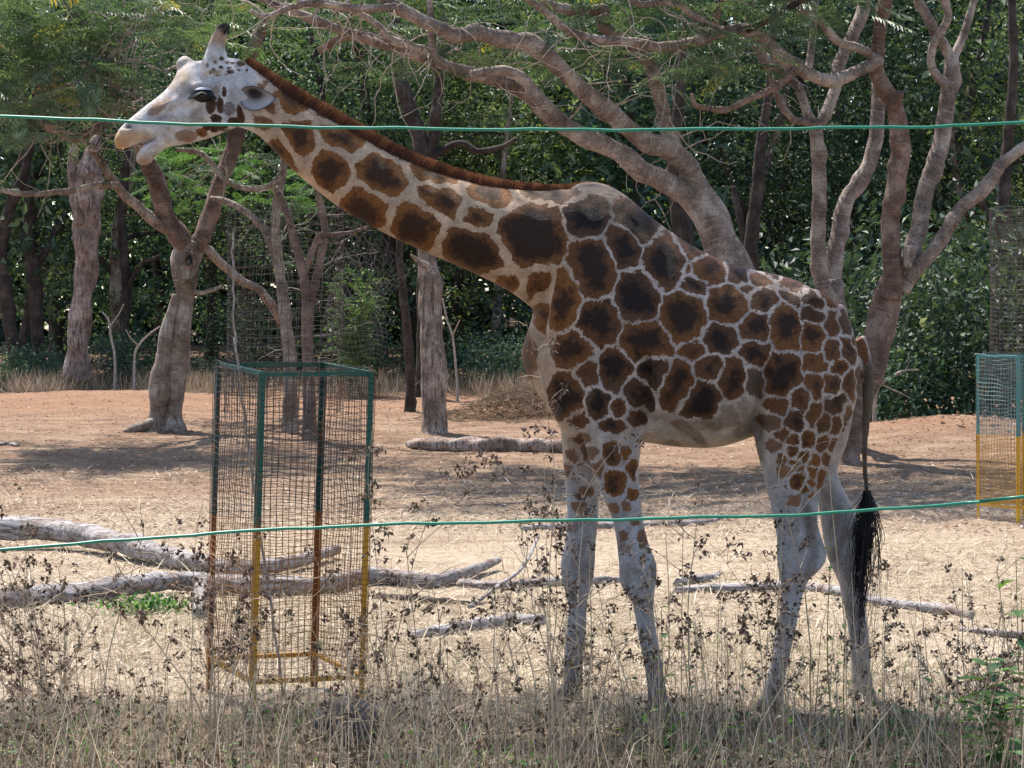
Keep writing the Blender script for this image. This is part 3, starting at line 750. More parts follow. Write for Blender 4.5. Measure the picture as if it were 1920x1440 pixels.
# ------------------------------------------------------------------ the forest behind
def crown_mesh(seed, nclump=230, per=40, rx=2.4, rz=4.6, size=(.10, .17), spread=.36, zc=5.2):
    g = np.random.default_rng(seed)
    c = unit(g.normal(size=(nclump, 3))) * (g.random((nclump, 1)) ** .42)
    lob = 1 + .25 * np.sin(c[:, :1] * 5 + seed) * np.cos(c[:, 2:3] * 4 + seed * 2)
    c = c * lob * np.array((rx, rx * .8, rz)) + np.array((0, 0, zc))
    n = nclump * per
    ci = np.repeat(np.arange(nclump), per)
    off = g.normal(size=(n, 3)) * np.array((1, 1, .45)) * spread * g.uniform(.6, 1.3, nclump)[ci][:, None]
    b = c[ci] + off
    d = unit(off * np.array((1, 1, .3))) + g.normal(0, .5, (n, 3)) + np.array((0, 0, -.45))
    rnd = np.clip(g.normal(.42, .22, nclump)[ci] + g.normal(0, .14, n), 0, 1)
    V, Q, r = leaves(b, d, g.uniform(size[0], size[1], n), .5, .1, rnd, g, .5)
    return make_mesh('crown', V, Q, None, {'rnd': r, 'a': np.zeros(len(V))}, False)

def trunk_mesh(seed, h=7.5, r=.17, nl=5):
    g = np.random.default_rng(seed); mb = MB()
    p = [np.zeros(3)]; d = np.array((g.normal(0, .08), g.normal(0, .08), 1.))
    for i in range(9):
        d = unit(d + g.normal(0, .10, 3) * np.array((1, 1, .2)) + np.array((0, 0, .1))); p.append(p[-1] + d * h / 9)
    p = np.array(p); rad = np.linspace(r, r * .3, 10); rad[0] *= 1.4
    q = resample(np.column_stack([p, rad]), .25)
    V, Q, T, A = tube(q[:, :3], q[:, 3], 9, .14, seed, True, 2); mb.add(V, Q, T, A)
    lms = []
    for k in range(nl):
        lm = MB()
        i = g.integers(2, 8); s = p[i]; d = unit(g.normal(size=3) * np.array((1, .7, .3)) + np.array((0, 0, .35)))
        pp = [s]; L = g.uniform(1.6, 3.4)
        for j in range(7):
            d = unit(d + g.normal(0, .22, 3)); pp.append(pp[-1] + d * L / 7)
        rr = np.linspace(rad[i] * .55, .012, 8)
        q = resample(np.column_stack([np.array(pp), rr]), .2)
        V, Q, T, A = tube(q[:, :3], np.maximum(q[:, 3], .008), 6, .12, seed + k, True, 0); lm.add(V, Q, T, A)
        lms.append(lm.mesh('limb'))
    return mb.mesh('trunk'), lms

crowns = [crown_mesh(100 + i, (200, 130, 170, 190, 110)[i], (42, 30, 36, 40, 26)[i], (2.4, 2.1, 2.8, 2.3, 2.6)[i], (4.6, 5.2, 4.2, 5.0, 4.4)[i], ((.08, .15), (.16, .30), (.12, .20), (.09, .17), (.20, .36))[i]) for i in range(5)]
trunks = [trunk_mesh(200 + i, 7.5, .14 + .03 * i) for i in range(4)]
forest = [
 (-70, 50, 'leafy forest tree cut by the left edge, beyond the dead trunk'),
 (40, 47, 'forest tree with dark trunk at the left edge, below the looping branch'),
 (110, 56, 'dense forest tree left of the split dead trunk'),
 (225, 49, 'forest tree between the dead trunk and the forked tree'),
 (300, 58, 'tall forest tree behind the giraffe muzzle'),
 (395, 51, 'forest tree right behind the giraffe head'),
 (470, 60, 'tall forest tree showing above the giraffe horns'),
 (560, 52, 'forest tree behind the upper neck and the wire cylinder'),
 (650, 48, 'forest tree behind the torn wire mesh'),
 (700, 59, 'tall forest tree over the middle of the neck'),
 (775, 50, 'dark-trunked forest tree above the mane'),
 (850, 56, 'forest tree behind the bare trunk'),
 (930, 49, 'forest tree under the sweeping limbs, above the lower neck'),
 (1010, 58, 'tall forest tree above the withers'),
 (1080, 51, 'leafy forest tree behind the lower sweeping limb'),
 (1160, 57, 'forest tree between the two sweeping limbs'),
 (1230, 49, 'dark forest tree left of the sweeping tree fork'),
 (1300, 60, 'tall forest tree above the sweeping tree fork'),
 (1390, 50, 'dark forest tree between sweeping tree and twin stems'),
 (1470, 57, 'tall forest tree above the hooked dead branch'),
 (1550, 49, 'dark forest tree directly behind the twin stems'),
 (1610, 58, 'tall forest tree above the twin stems'),
 (1700, 50, 'dark forest tree behind the three forking stems'),
 (1770, 58, 'tall forest tree behind the upper right branches'),
 (1840, 48, 'forest tree left of the far wire cylinder'),
 (1930, 52, 'leafy forest tree at the right edge above the far guard'),
 (2010, 57, 'forest tree cut by the right edge'),
]
for i, (px, d, lab) in enumerate(forest):
    x = (px - 960) / F * d
    z = float(ground(x, d))
    t = thing('forest_tree', lab, 'tree', (x, d, z - .1), 'trees of the forest behind the clearing')
    sc = rng.uniform(.9, 1.2) * (d / 52)
    t.rotation_euler = (0, 0, rng.uniform(0, 6.28)); t.scale = (sc, sc, sc * 1.05)
    tm, lm = trunks[i % 4]
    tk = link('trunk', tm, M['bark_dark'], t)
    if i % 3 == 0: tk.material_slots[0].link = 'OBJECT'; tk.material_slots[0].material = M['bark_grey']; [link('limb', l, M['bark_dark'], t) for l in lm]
    c = link('crown', crowns[i % 5], M['leaf_forest'], t)
    mt = 'leaf_shaded' if 1250 < px < 1740 else 'leaf_forest' if (560 < px < 1200 or px > 1660) else ('leaf_teal', 'leaf_forest')[i % 2]  # lit and shaded stretches of the wood put into leaf colour by column
    if i in (2, 6, 9, 12, 15, 23, 25): mt = 'leaf_olive'
    c.material_slots[0].link = 'OBJECT'; c.material_slots[0].material = M[mt]

# individual dark trunks that show inside the forest
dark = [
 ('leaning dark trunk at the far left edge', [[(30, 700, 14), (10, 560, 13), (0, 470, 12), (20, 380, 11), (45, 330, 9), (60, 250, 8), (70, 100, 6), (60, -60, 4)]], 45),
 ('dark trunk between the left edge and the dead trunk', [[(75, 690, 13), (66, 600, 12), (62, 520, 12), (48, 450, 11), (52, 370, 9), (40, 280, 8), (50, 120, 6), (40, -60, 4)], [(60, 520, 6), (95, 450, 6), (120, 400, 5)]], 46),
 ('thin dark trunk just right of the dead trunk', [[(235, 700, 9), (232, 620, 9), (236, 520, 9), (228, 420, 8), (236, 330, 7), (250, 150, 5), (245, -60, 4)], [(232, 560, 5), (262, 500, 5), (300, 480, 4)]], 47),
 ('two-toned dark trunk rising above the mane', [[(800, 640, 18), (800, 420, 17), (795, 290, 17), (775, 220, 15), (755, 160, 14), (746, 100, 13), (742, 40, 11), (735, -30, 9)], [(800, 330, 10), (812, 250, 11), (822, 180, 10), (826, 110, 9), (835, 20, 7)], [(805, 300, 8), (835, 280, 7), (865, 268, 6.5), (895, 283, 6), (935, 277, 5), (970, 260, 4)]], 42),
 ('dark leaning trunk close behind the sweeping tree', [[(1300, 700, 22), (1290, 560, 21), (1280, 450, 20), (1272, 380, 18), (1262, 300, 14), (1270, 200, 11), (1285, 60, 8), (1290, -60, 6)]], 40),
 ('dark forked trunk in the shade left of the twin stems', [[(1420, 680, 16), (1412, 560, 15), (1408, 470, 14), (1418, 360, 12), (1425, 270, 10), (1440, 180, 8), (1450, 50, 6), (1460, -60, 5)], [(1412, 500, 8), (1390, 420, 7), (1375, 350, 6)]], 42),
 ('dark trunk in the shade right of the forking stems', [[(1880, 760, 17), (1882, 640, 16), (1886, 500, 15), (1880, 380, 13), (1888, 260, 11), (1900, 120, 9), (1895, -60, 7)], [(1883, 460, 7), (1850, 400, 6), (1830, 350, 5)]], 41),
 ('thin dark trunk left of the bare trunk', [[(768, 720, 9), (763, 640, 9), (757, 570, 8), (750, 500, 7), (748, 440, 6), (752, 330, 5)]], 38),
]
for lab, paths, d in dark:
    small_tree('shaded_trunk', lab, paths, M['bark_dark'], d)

# undergrowth bushes along the forest edge
def bush_mesh(seed, n=90, per=34, r=1.0, h=1.3, size=(.08, .15)):
    return crown_mesh(seed, n, per, r, h * .62, size, .34, h * .55)
bushes = [bush_mesh(300 + i, 75, 26, (1.1, .9, 1.3)[i], (1.5, 1.2, 1.8)[i]) for i in range(3)]
bsh = [(30, 44, 'low bush at the left edge below the dark trunk', 1, 'leaf_teal'), (95, 45.5, 'bluish bush left of the dead trunk foot', 1.0, 'leaf_teal'),
 (215, 45, 'shrub right of the dead trunk foot', 1.0, 'leaf_teal'), (265, 47, 'shrub left of the forked trunk', 1.2, 'leaf_forest'), (390, 46, 'shrub between the forked trunk and the guard', 1.1, 'leaf_shaded'),
 (480, 47, 'shrub behind the near guard rim, left side', 1.3, 'leaf_shaded'), (700, 46, 'shrub between the guard and the bare trunk', 1.2, 'leaf_forest'),
 (880, 46, 'shrub right of the bare trunk', 1.4, 'leaf_teal'), (950, 44, 'teal shrub in front of the giraffe chest', 1.2, 'leaf_teal'), (1040, 47, 'shrub hidden partly by the giraffe shoulder', 1.4, 'leaf_shaded'),
 (1430, 44, 'tall dark shrub over the giraffe back', 1.7, 'leaf_shaded'), (1500, 46, 'dark shrub left of the twin stems', 1.6, 'leaf_shaded'),
 (1590, 45, 'dark shrub between twin stems and forking tree', 1.6, 'leaf_shaded'),
 (1695, 34.8, 'glossy-leaved shrub right of the tail', 1.1, 'leaf_teal'), (1765, 35.2, 'broad leafy shrub left of the far guard', 1.15, 'leaf_shaded'), (1835, 35, 'dark shrub touching the far guard', 1.2, 'leaf_shaded'), (1650, 37, 'dark low shrub behind the forking trunk', 1.3, 'leaf_shaded'), (1730, 38, 'tall dark shrub behind the glossy-leaved shrub', 1.7, 'leaf_shaded'),
 (1930, 36, 'shrub behind the far guard at the right edge', 1.4, 'leaf_shaded')]
for i, (px, d, lab, sc, mt) in enumerate(bsh):
    x = (px - 960) / F * d
    t = thing('shrub', lab, 'shrub', (x, d, float(ground(x, d)) - .1), 'shrubs along the forest edge')
    t.rotation_euler = (0, 0, rng.uniform(0, 6.28)); sc = sc * (.62 if px < 1000 else 1.0) * rng.uniform(.8, 1.15); t.scale = (sc, sc, sc * rng.uniform(.8, 1.3))
    c = link('foliage', bushes[i % 3], M['leaf_forest'], t)
    c.material_slots[0].link = 'OBJECT'; c.material_slots[0].material = M[mt]

# leafy sapling with long light leaflets behind the guard
bs = hit(655, 742)
tSap = thing('sapling', 'light green leafy sapling right behind the near wire guard', 'sapling', bs)
g = np.random.default_rng(77); mb = MB(); lf = MB()
dS = bs[1]
for k in range(9):
    top = P(g.uniform(590, 700), g.uniform(490, 660), dS + g.uniform(-.4, .4))
    p = resample(np.array([bs, bs * .5 + top * .5 + g.normal(0, .12, 3), top]), .15)
    mb.add(*_t(p, np.linspace(.018, .006, len(p)), 5))
    for i in range(len(p) // 3, len(p)):
        for s in range(2):
            a0 = p[i]; d = unit(g.normal(size=3) + np.array((0, 0, .2)))
            L = g.uniform(.25, .45); m = 7
            tt = np.linspace(.15, 1, m)
            c = a0 + d * L * tt[:, None] + np.array((0, 0, -.25)) * L * tt[:, None] ** 2
            sv = unit(np.cross(d, (0, 0, 1.)))
            for sd in (-1, 1):
                V, Q, r = leaves(c, np.tile(sv * sd + d * .5 + np.array((0, 0, -.4)), (m, 1)) + g.normal(0, .15, (m, 3)), .11, .32, .08, np.clip(g.normal(.5, .25, m), 0, 1), g, .8)
                lf.add(V, Q, b=r)
mb.build('stem', M['greenstem'], tSap); lf.build('foliage', M['leaf_bright'], tSap, False, kind='stuff')

# far-off wood that closes the view
g = np.random.default_rng(99)
n = 80000
b = np.stack([g.uniform(-32, 32, n), g.uniform(68, 76, n), g.uniform(.6, 19, n)], 1)
rnd = np.clip(.35 + .2 * np.sin(b[:, 0] * 1.1 + b[:, 2] * .7) + .15 * np.sin(b[:, 2] * 2.1 - b[:, 0]) + g.normal(0, .15, n), 0, 1)
V, Q, r = leaves(b, g.normal(size=(n, 3)) + np.array((0, 0, -.6)), g.uniform(.45, .75, n), .6, .1, rnd, g, .3)
o = link('far_wood', make_mesh('far_wood', V, Q, None, {'rnd': r}, False), M['leaf_shaded'], kind='stuff')
tag(o, 'far dark wood closing the view behind all trees', 'woodland')

# dry brush at the forest edge
g = np.random.default_rng(123)
n = 20000
px = g.uniform(-60, 1000, n); d = 41 + g.gamma(2.0, 1.1, n)
kp = np.sin(px * .021) + np.sin(px * .0083 + d * 1.3) + g.normal(0, .5, n) > .0
px, d = px[kp], d[kp]; n = len(px)
x = (px - 960) / F * d
b = np.stack([x, d, ground(x, d)], 1)
V, Q, r = leaves(b, g.normal(0, .45, (n, 3)) + np.array((0, 0, 1.)), g.uniform(.15, .6, n), .018, .0, None, g)
o = link('dry_brush', make_mesh('dry_brush', V, Q, None, {'rnd': r}, False), M['drygrass'], kind='stuff')
tag(o, 'dry grass and brush along the left forest edge', 'dry brush')

def heap(label, px, py, w, h, n, seed):
    b0 = hit(px, py); g = np.random.default_rng(seed)
    u = g.normal(0, .5, (n, 2)); x = b0[0] + u[:, 0] * w; y = b0[1] + u[:, 1] * w * .5
    zz = h * np.exp(-(u ** 2).sum(1) * 2) * g.random(n) ** .5
    b = np.stack([x, y, ground(x, y) + zz], 1)
    V, Q, r = leaves(b, g.normal(size=(n, 3)) * np.array((1, 1, .35)), g.uniform(.08, .35, n), .06, .02, g.random(n) * .55, g)
    o = link('brush_heap', make_mesh('brush_heap', V - b0, Q, None, {'rnd': r}, False), M['drygrass'], None, b0, 'stuff'); tag(o, label, 'brush heap')
heap('dark heap of dead twigs right of the bare trunk', 985, 775, 1.5, .45, 2600, 1)
heap('low heap of dry twigs left of the forked tree', 250, 728, 1.6, .4, 2200, 2)
heap('heap of dry brush between forked tree and guard', 365, 715, 1.0, .45, 1500, 3)
for lab, paths, d in [
    ('thin pale bare sapling right of the dead trunk', [[(215, 668, 2.5), (208, 630, 2.3), (204, 600, 2), (192, 585, 1.5)], [(206, 612, 1.6), (222, 590, 1.2), (232, 570, 1)]], 42.5),
    ('pale bare forked shrub left of the forked tree', [[(252, 672, 2.4), (262, 645, 2.2), (282, 625, 1.8), (300, 612, 1.2)], [(260, 648, 1.8), (246, 635, 1.5), (236, 618, 1)]], 42),
    ('white forked twig right of the tail', [[(1640, 760, 4), (1648, 725, 3.5), (1680, 702, 3), (1700, 694, 2.5), (1722, 694, 2)], [(1698, 696, 2), (1703, 675, 1.8), (1704, 660, 1.3)], [(1655, 722, 2), (1690, 738, 1.6), (1712, 748, 1)]], 34),
    ('thin pale stem in the shade right of the bare trunk', [[(858, 740, 2.5), (850, 640, 2.2), (838, 600, 2), (830, 560, 1.6)], [(848, 630, 1.5), (862, 600, 1.2)]], 41),
]:
    small_tree('bare_sapling', lab, paths, M['twig'], d)

# ------------------------------------------------------------------ the giraffe
D0 = 12.1
def gp(px, py, yo=0.0):
    return P(px, py, D0 + yo)
PXM = D0 / F        # metres per photo pixel at the giraffe

def loft(sections, nseg=28, sub=5, k=0.0):
    """sections: (top_x, top_y, bottom_x, bottom_y, half width px, depth offset m); smooth closed skin"""
    s = np.asarray(sections, float)
    if s.shape[1] == 5: s = np.column_stack([s, np.zeros(len(s))])
    q = np.vstack([2 * s[0] - s[1], s, 2 * s[-1] - s[-2]])
    rows = []
    for i in range(1, len(q) - 2):
        a, b, c, d = q[i - 1], q[i], q[i + 1], q[i + 2]
        for t in np.linspace(0, 1, sub, endpoint=False):
            rows.append(0.5 * (2 * b + (c - a) * t + (2 * a - 5 * b + 4 * c - d) * t * t + (3 * b - a - 3 * c + d) * t ** 3))
    rows.append(s[-1])
    rows = np.array(rows)
    th = np.linspace(0, 2 * math.pi, nseg, endpoint=False)
    V = []
    for r in rows:
        top = gp(r[0], r[1], r[5]); bot = gp(r[2], r[3], r[5])
        c = (top + bot) / 2; u = (top - bot) / 2; w = max(r[4], 1) * PXM
        kk = 1 - k * np.cos(th)
        V.append(c + np.cos(th)[:, None] * u + (np.sin(th) * w * kk)[:, None] * np.array((0, 1, 0)))
    n = len(rows)
    c0 = V[0].mean(0); c1 = V[-1].mean(0)
    V = np.vstack(V + [c0[None], c1[None]])
    i = np.arange(n - 1)[:, None] * nseg; j = np.arange(nseg)[None, :]; kx = (j + 1) % nseg
    Q = np.stack([i + j, i + kx, i + nseg + kx, i + nseg + j], -1).reshape(-1, 4)
    j = np.arange(nseg); kx = (j + 1) % nseg
    T = np.vstack([np.stack([np.full(nseg, n * nseg), kx, j], 1), np.stack([np.full(nseg, n * nseg + 1), (n - 1) * nseg + j, (n - 1) * nseg + kx], 1)])
    return V, Q, T

def leg(rows, foot_y=None):
    """rows: (y, x_left, x_right, half depth m, depth offset m) -> loft sections across the leg"""
    out = []
    for y, xl, xr, hd, yo in rows:
        out.append((xl, y, xr, y, hd / PXM, yo))
    return out

def blob(c, r, sc=(1, 1, 1), n=16):
    u = np.linspace(0, math.pi, n); v = np.linspace(0, 2 * math.pi, 2 * n, endpoint=False)
    U, W = np.meshgrid(u[1:-1], v, indexing='ij')
    V = np.stack([np.sin(U) * np.cos(W), np.sin(U) * np.sin(W), np.cos(U)], -1).reshape(-1, 3)
    V = np.vstack([V, (0, 0, 1), (0, 0, -1)]) * r * np.array(sc) + np.asarray(c)
    m = 2 * n; k = n - 2
    i = np.arange(k - 1)[:, None] * m; j = np.arange(m)[None, :]; j2 = (j + 1) % m
    Q = np.stack([i + j, i + m + j, i + m + j2, i + j2], -1).reshape(-1, 4)
    j = np.arange(m); j2 = (j + 1) % m
    T = np.vstack([np.stack([np.full(m, k * m), j, j2], 1), np.stack([np.full(m, k * m + 1), (k - 1) * m + j2, (k - 1) * m + j], 1)])
    return V, Q, T

zfoot = HOR + H / D0 * F
GB = np.array((gp(1330, 1340)[0], D0, 0.0))
giraffe = thing('giraffe', 'tall spotted giraffe standing side-on with its neck stretched out left', 'giraffe', GB)
body = MB()
body.add(*loft([(452, 112, 440, 236, 40), (490, 138, 478, 250, 42), (530, 170, 505, 274, 41), (600, 212, 555, 325, 43), (680, 258, 630, 385, 47), (760, 300, 700, 427, 52), (850, 332, 775, 463, 58),
                (930, 350, 860, 500, 64), (1010, 357, 940, 538, 72), (1080, 355, 1000, 580, 82), (1150, 385, 1060, 640, 80)], k=.12))
body.add(*loft([(1012, 560, 992, 690, 30), (1028, 470, 1000, 720, 58), (1062, 362, 1025, 760, 84), (1110, 341, 1072, 805, 100), (1165, 360, 1130, 824, 108), (1230, 414, 1200, 829, 116), (1300, 461, 1280, 839, 124),
                (1380, 498, 1350, 838, 124), (1450, 513, 1415, 818, 118), (1510, 533, 1480, 800, 106), (1560, 578, 1540, 800, 92), (1597, 632, 1588, 790, 66), (1612, 680, 1606, 735, 34)], 36, k=.16))
# breast and throat base
body.add(*loft([(1004, 560, 1040, 560, 42), (996, 600, 1050, 600, 56), (984, 635, 1055, 640, 62), (978, 665, 1060, 670, 66), (986, 700, 1075, 700, 66), (1010, 740, 1090, 745, 66), (1040, 785, 1100, 790, 62), (1060, 820, 1110, 820, 50)]))
# shoulder blade and withers
body.add(*blob(gp(1130, 560, -.17), .30, (.72, .42, 1.05)))
body.add(*blob(gp(1130, 560, .17), .30, (.72, .42, 1.05)))
body.add(*blob(gp(1120, 375), .11, (1.2, .5, .75)))
# hips
body.add(*blob(gp(1510, 600, -.14), .17, (1.1, .6, 1.0)))
body.add(*blob(gp(1510, 600, .14), .17, (1.1, .6, 1.0)))
NF, FF = -.17, .17
foot_n = HOR + H / (D0 + NF) * F; foot_f = HOR + H / (D0 + FF) * F
body.add(*loft(leg([(620, 1070, 1170, .10, -.10), (680, 1060, 1195, .13, -.14), (740, 1072, 1207, .135, NF), (790, 1085, 1208, .118, NF), (840, 1098, 1202, .10, NF), (883, 1110, 1198, .086, NF), (925, 1128, 1201, .075, NF), (975, 1148, 1206, .064, NF),
                    (1017, 1156, 1216, .066, NF), (1058, 1160, 1231, .074, NF), (1096, 1163, 1230, .072, NF), (1124, 1182, 1226, .052, NF), (1154, 1190, 1227, .044, NF), (1196, 1197, 1233, .045, NF), (1237, 1206, 1241, .046, NF),
                    (1279, 1212, 1247, .052, NF), (1305, 1214, 1253, .060, NF), (foot_n - 22, 1214, 1258, .062, NF)])))
body.add(*loft(leg([(690, 1040, 1150, .11, .12), (760, 1046, 1140, .12, FF), (820, 1052, 1128, .10, FF), (860, 1055, 1122, .085, FF), (900, 1059, 1122, .075, FF), (975, 1063, 1122, .066, FF), (1020, 1058, 1117, .066, FF), (1055, 1051, 1116, .074, FF),
                    (1092, 1054, 1111, .070, FF), (1133, 1065, 1101, .046, FF), (1175, 1062, 1100, .046, FF), (1217, 1059, 1095, .045, FF), (1258, 1058, 1093, .047, FF), (1295, 1053, 1091, .056, FF), (foot_f - 18, 1048, 1092, .062, FF)])))
body.add(*loft(leg([(570, 1465, 1580, .10, -.08), (630, 1440, 1603, .14, -.12), (690, 1424, 1610, .155, -.15), (745, 1414, 1604, .155, NF), (800, 1412, 1582, .14, NF), (842, 1418, 1563, .122, NF), (883, 1429, 1552, .104, NF), (925, 1439, 1538, .09, NF),
                    (975, 1450, 1533, .074, NF), (1008, 1456, 1541, .066, NF), (1040, 1456, 1551, .066, NF), (1066, 1458, 1540, .062, NF), (1092, 1463, 1514, .052, NF), (1133, 1464, 1502, .044, NF), (1175, 1456, 1493, .045, NF), (1217, 1450, 1484, .045, NF),
                    (1258, 1440, 1475, .048, NF), (1295, 1430, 1468, .056, NF), (foot_n - 22, 1422, 1468, .062, NF)])))
body.add(*loft(leg([(700, 1470, 1600, .11, .13), (770, 1485, 1600, .12, FF), (830, 1500, 1588, .11, FF), (883, 1515, 1570, .095, FF), (925, 1530, 1586, .085, FF), (967, 1537, 1606, .075, FF), (1008, 1543, 1614, .068, FF), (1050, 1553, 1612, .066, FF),
                    (1092, 1572, 1617, .055, FF), (1133, 1581, 1621, .048, FF), (1175, 1589, 1627, .045, FF), (1217, 1593, 1631, .045, FF), (1258, 1597, 1633, .048, FF), (1290, 1597, 1637, .056, FF), (foot_f - 18, 1592, 1640, .062, FF)])))
# tail stem
tp = np.array([gp(1600, 640), gp(1617, 668), gp(1626, 705), gp(1628, 745), gp(1623, 800), gp(1621, 860), gp(1624, 905), gp(1626, 935)])
tr = np.array([26, 17, 13, 11, 8, 6, 5.5, 5]) * PXM
q = resample(np.column_stack([tp, tr]), .05)
V, Q, T, A = tube(q[:, :3], np.maximum(q[:, 3], .012), 12); body.add(V, Q, T)
# head
body.add(*loft([(216, 258, 215, 276, 11), (221, 247, 222, 280, 21), (230, 235, 236, 278, 27), (248, 219, 252, 272, 30), (275, 197, 276, 266, 29), (302, 176, 302, 270, 30), (324, 152, 334, 273, 36), (341, 122, 367, 266, 46),
                (372, 114, 396, 258, 52), (410, 110, 426, 245, 50), (446, 110, 450, 238, 44), (475, 130, 472, 243, 38)], 30, 5, k=.10))
body.add(*loft([(330, 236, 335, 272, 26), (305, 248, 313, 277, 24), (282, 261, 302, 284, 22), (267, 275, 292, 294, 20), (257, 290, 284, 305, 17), (254, 300, 276, 309, 13), (257, 306, 267, 310, 7)], 20))
body.add(*blob(gp(347, 122), .055, (.9, .8, .9)))
for yo in (-.115, .115):      # brow ridges and cheeks
    body.add(*blob(gp(384, 163, yo), .066, (1.25, .55, .6)))
    body.add(*blob(gp(420, 205, yo * .85), .10, (.9, .35, 1.1)))
for yo in (-.075, .085):      # ossicones
    sh = 0 if yo < 0 else 7
    tp = np.array([gp(402 + sh, 130, yo * .8), gp(401 + sh, 108, yo), gp(403 + sh, 85, yo * 1.1), gp(409 + sh, 66, yo * 1.2), gp(415 + sh, 52, yo * 1.25)])
    q = resample(np.column_stack([tp, np.array([32, 20, 13, 10.5, 9]) * PXM]), .02)
    V, Q, T, A = tube(q[:, :3], q[:, 3], 14); body.add(V, Q, T)
    body.add(*blob(tp[-1], .026))
raw = body.mesh('giraffe_raw')
bm = bmesh.new(); bm.from_mesh(raw); bmesh.ops.recalc_face_normals(bm, faces=bm.faces); bm.to_mesh(raw); bm.free()
tmp = bpy.data.objects.new('giraffe_tmp', raw); COL.objects.link(tmp)
md = tmp.modifiers.new('r', 'REMESH'); md.mode = 'VOXEL'; md.voxel_size = .0105; md.use_smooth_shade = True
md = tmp.modifiers.new('s', 'SMOOTH'); md.factor = .5; md.iterations = 9
dg = bpy.context.evaluated_depsgraph_get(); dg.update()
bme = bpy.data.meshes.new_from_object(tmp.evaluated_get(dg))
bpy.data.objects.remove(tmp); bpy.data.meshes.remove(raw)
bme.name = 'body'
nv = len(bme.vertices)
co = np.zeros(nv * 3, np.float32); bme.vertices.foreach_get('co', co); co = co.reshape(-1, 3).astype(float)
# photo-plane coordinates of the coat pattern, mirrored on both flanks
QX = 960 + co[:, 0] / D0 * F
QY = HOR - (co[:, 2] - H) / D0 * F

# muscle and skin relief: ribs, shoulder furrow, flank fold, neck folds, knee and hock bones
nrm = np.zeros(nv * 3, np.float32); bme.vertices.foreach_get('normal', nrm); nrm = nrm.reshape(-1, 3)
disp = np.zeros(nv)
def furrow(pts, width, depth):
    global disp
    p = np.asarray(pts, float); best = np.full(nv, 1e9)
    for a, b in zip(p[:-1], p[1:]):
        ab = b - a; t = np.clip(((QX - a[0]) * ab[0] + (QY - a[1]) * ab[1]) / (ab @ ab), 0, 1)
        best = np.minimum(best, np.hypot(QX - a[0] - t * ab[0], QY - a[1] - t * ab[1]))
    disp += depth * np.exp(-(best / width) ** 2)
furrow([(1204, 670), (1206, 740), (1196, 790), (1188, 825)], 9, -.045)
furrow([(1032, 520), (1024, 570), (1016, 610), (1012, 650)], 8, -.022)
furrow([(1050, 500), (1042, 560), (1034, 620)], 10, .015)
furrow([(1424, 680), (1413, 750), (1408, 810)], 9, -.045)
furrow([(1440, 690), (1430, 740), (1428, 800)], 12, .012)
furrow([(1012, 548), (1020, 590)], 5, -.02)
furrow([(1120, 860), (1128, 930)], 5, -.010)
for k in range(6):
    x0 = 1225 + k * 30
    furrow([(x0, 560), (x0 + 14, 640), (x0 + 10, 760)], 9, .012)
furrow([(1496, 920), (1508, 980), (1516, 1040)], 8, -.032)
furrow([(1090, 560), (1075, 660), (1070, 760)], 14, .014)
furrow([(1170, 600), (1190, 700), (1180, 790)], 14, .016)
furrow([(1130, 660), (1130, 800)], 12, -.014)
furrow([(1210, 780), (1290, 815), (1390, 800)], 12, -.014)
furrow([(1470, 720), (1455, 830), (1462, 930)], 14, .012)
furrow([(1570, 700), (1545, 830), (1520, 930)], 10, -.014)
furrow([(1472, 960), (1490, 1020), (1500, 1060)], 9, .008)
furrow([(1196, 1040), (1200, 1065)], 12, .010)
furrow([(1086, 1035), (1086, 1065)], 12, .010)
furrow([(1178, 1095), (1180, 1108)], 7, .012)
furrow([(1080, 1105), (1082, 1300)], 5, -.006)
furrow([(1206, 1120), (1226, 1270)], 5, -.006)
furrow([(290, 222), (330, 214), (360, 205)], 8, -.010)     # hollow below the cheek bone
furrow([(300, 205), (340, 190), (375, 193)], 7, .008)
furrow([(258, 272), (274, 266), (292, 262)], 4, -.012)      # mouth line
furrow([(395, 250), (430, 230), (455, 190)], 8, .007)
furrow([(238, 238), (248, 240)], 4.5, -.018)                # nostril
furrow([(230, 246), (245, 247), (256, 238), (250, 229)], 3, .005)
disp += .0025 * np.sin(co[:, 0] * 31 + co[:, 2] * 17) * np.sin(co[:, 2] * 27 - co[:, 0] * 11)
disp *= np.clip(np.abs(nrm[:, 1]) * 1.6, 0, 1)
co = co + nrm * disp[:, None]
bme.vertices.foreach_set('co', (co - GB).astype(np.float32).ravel())

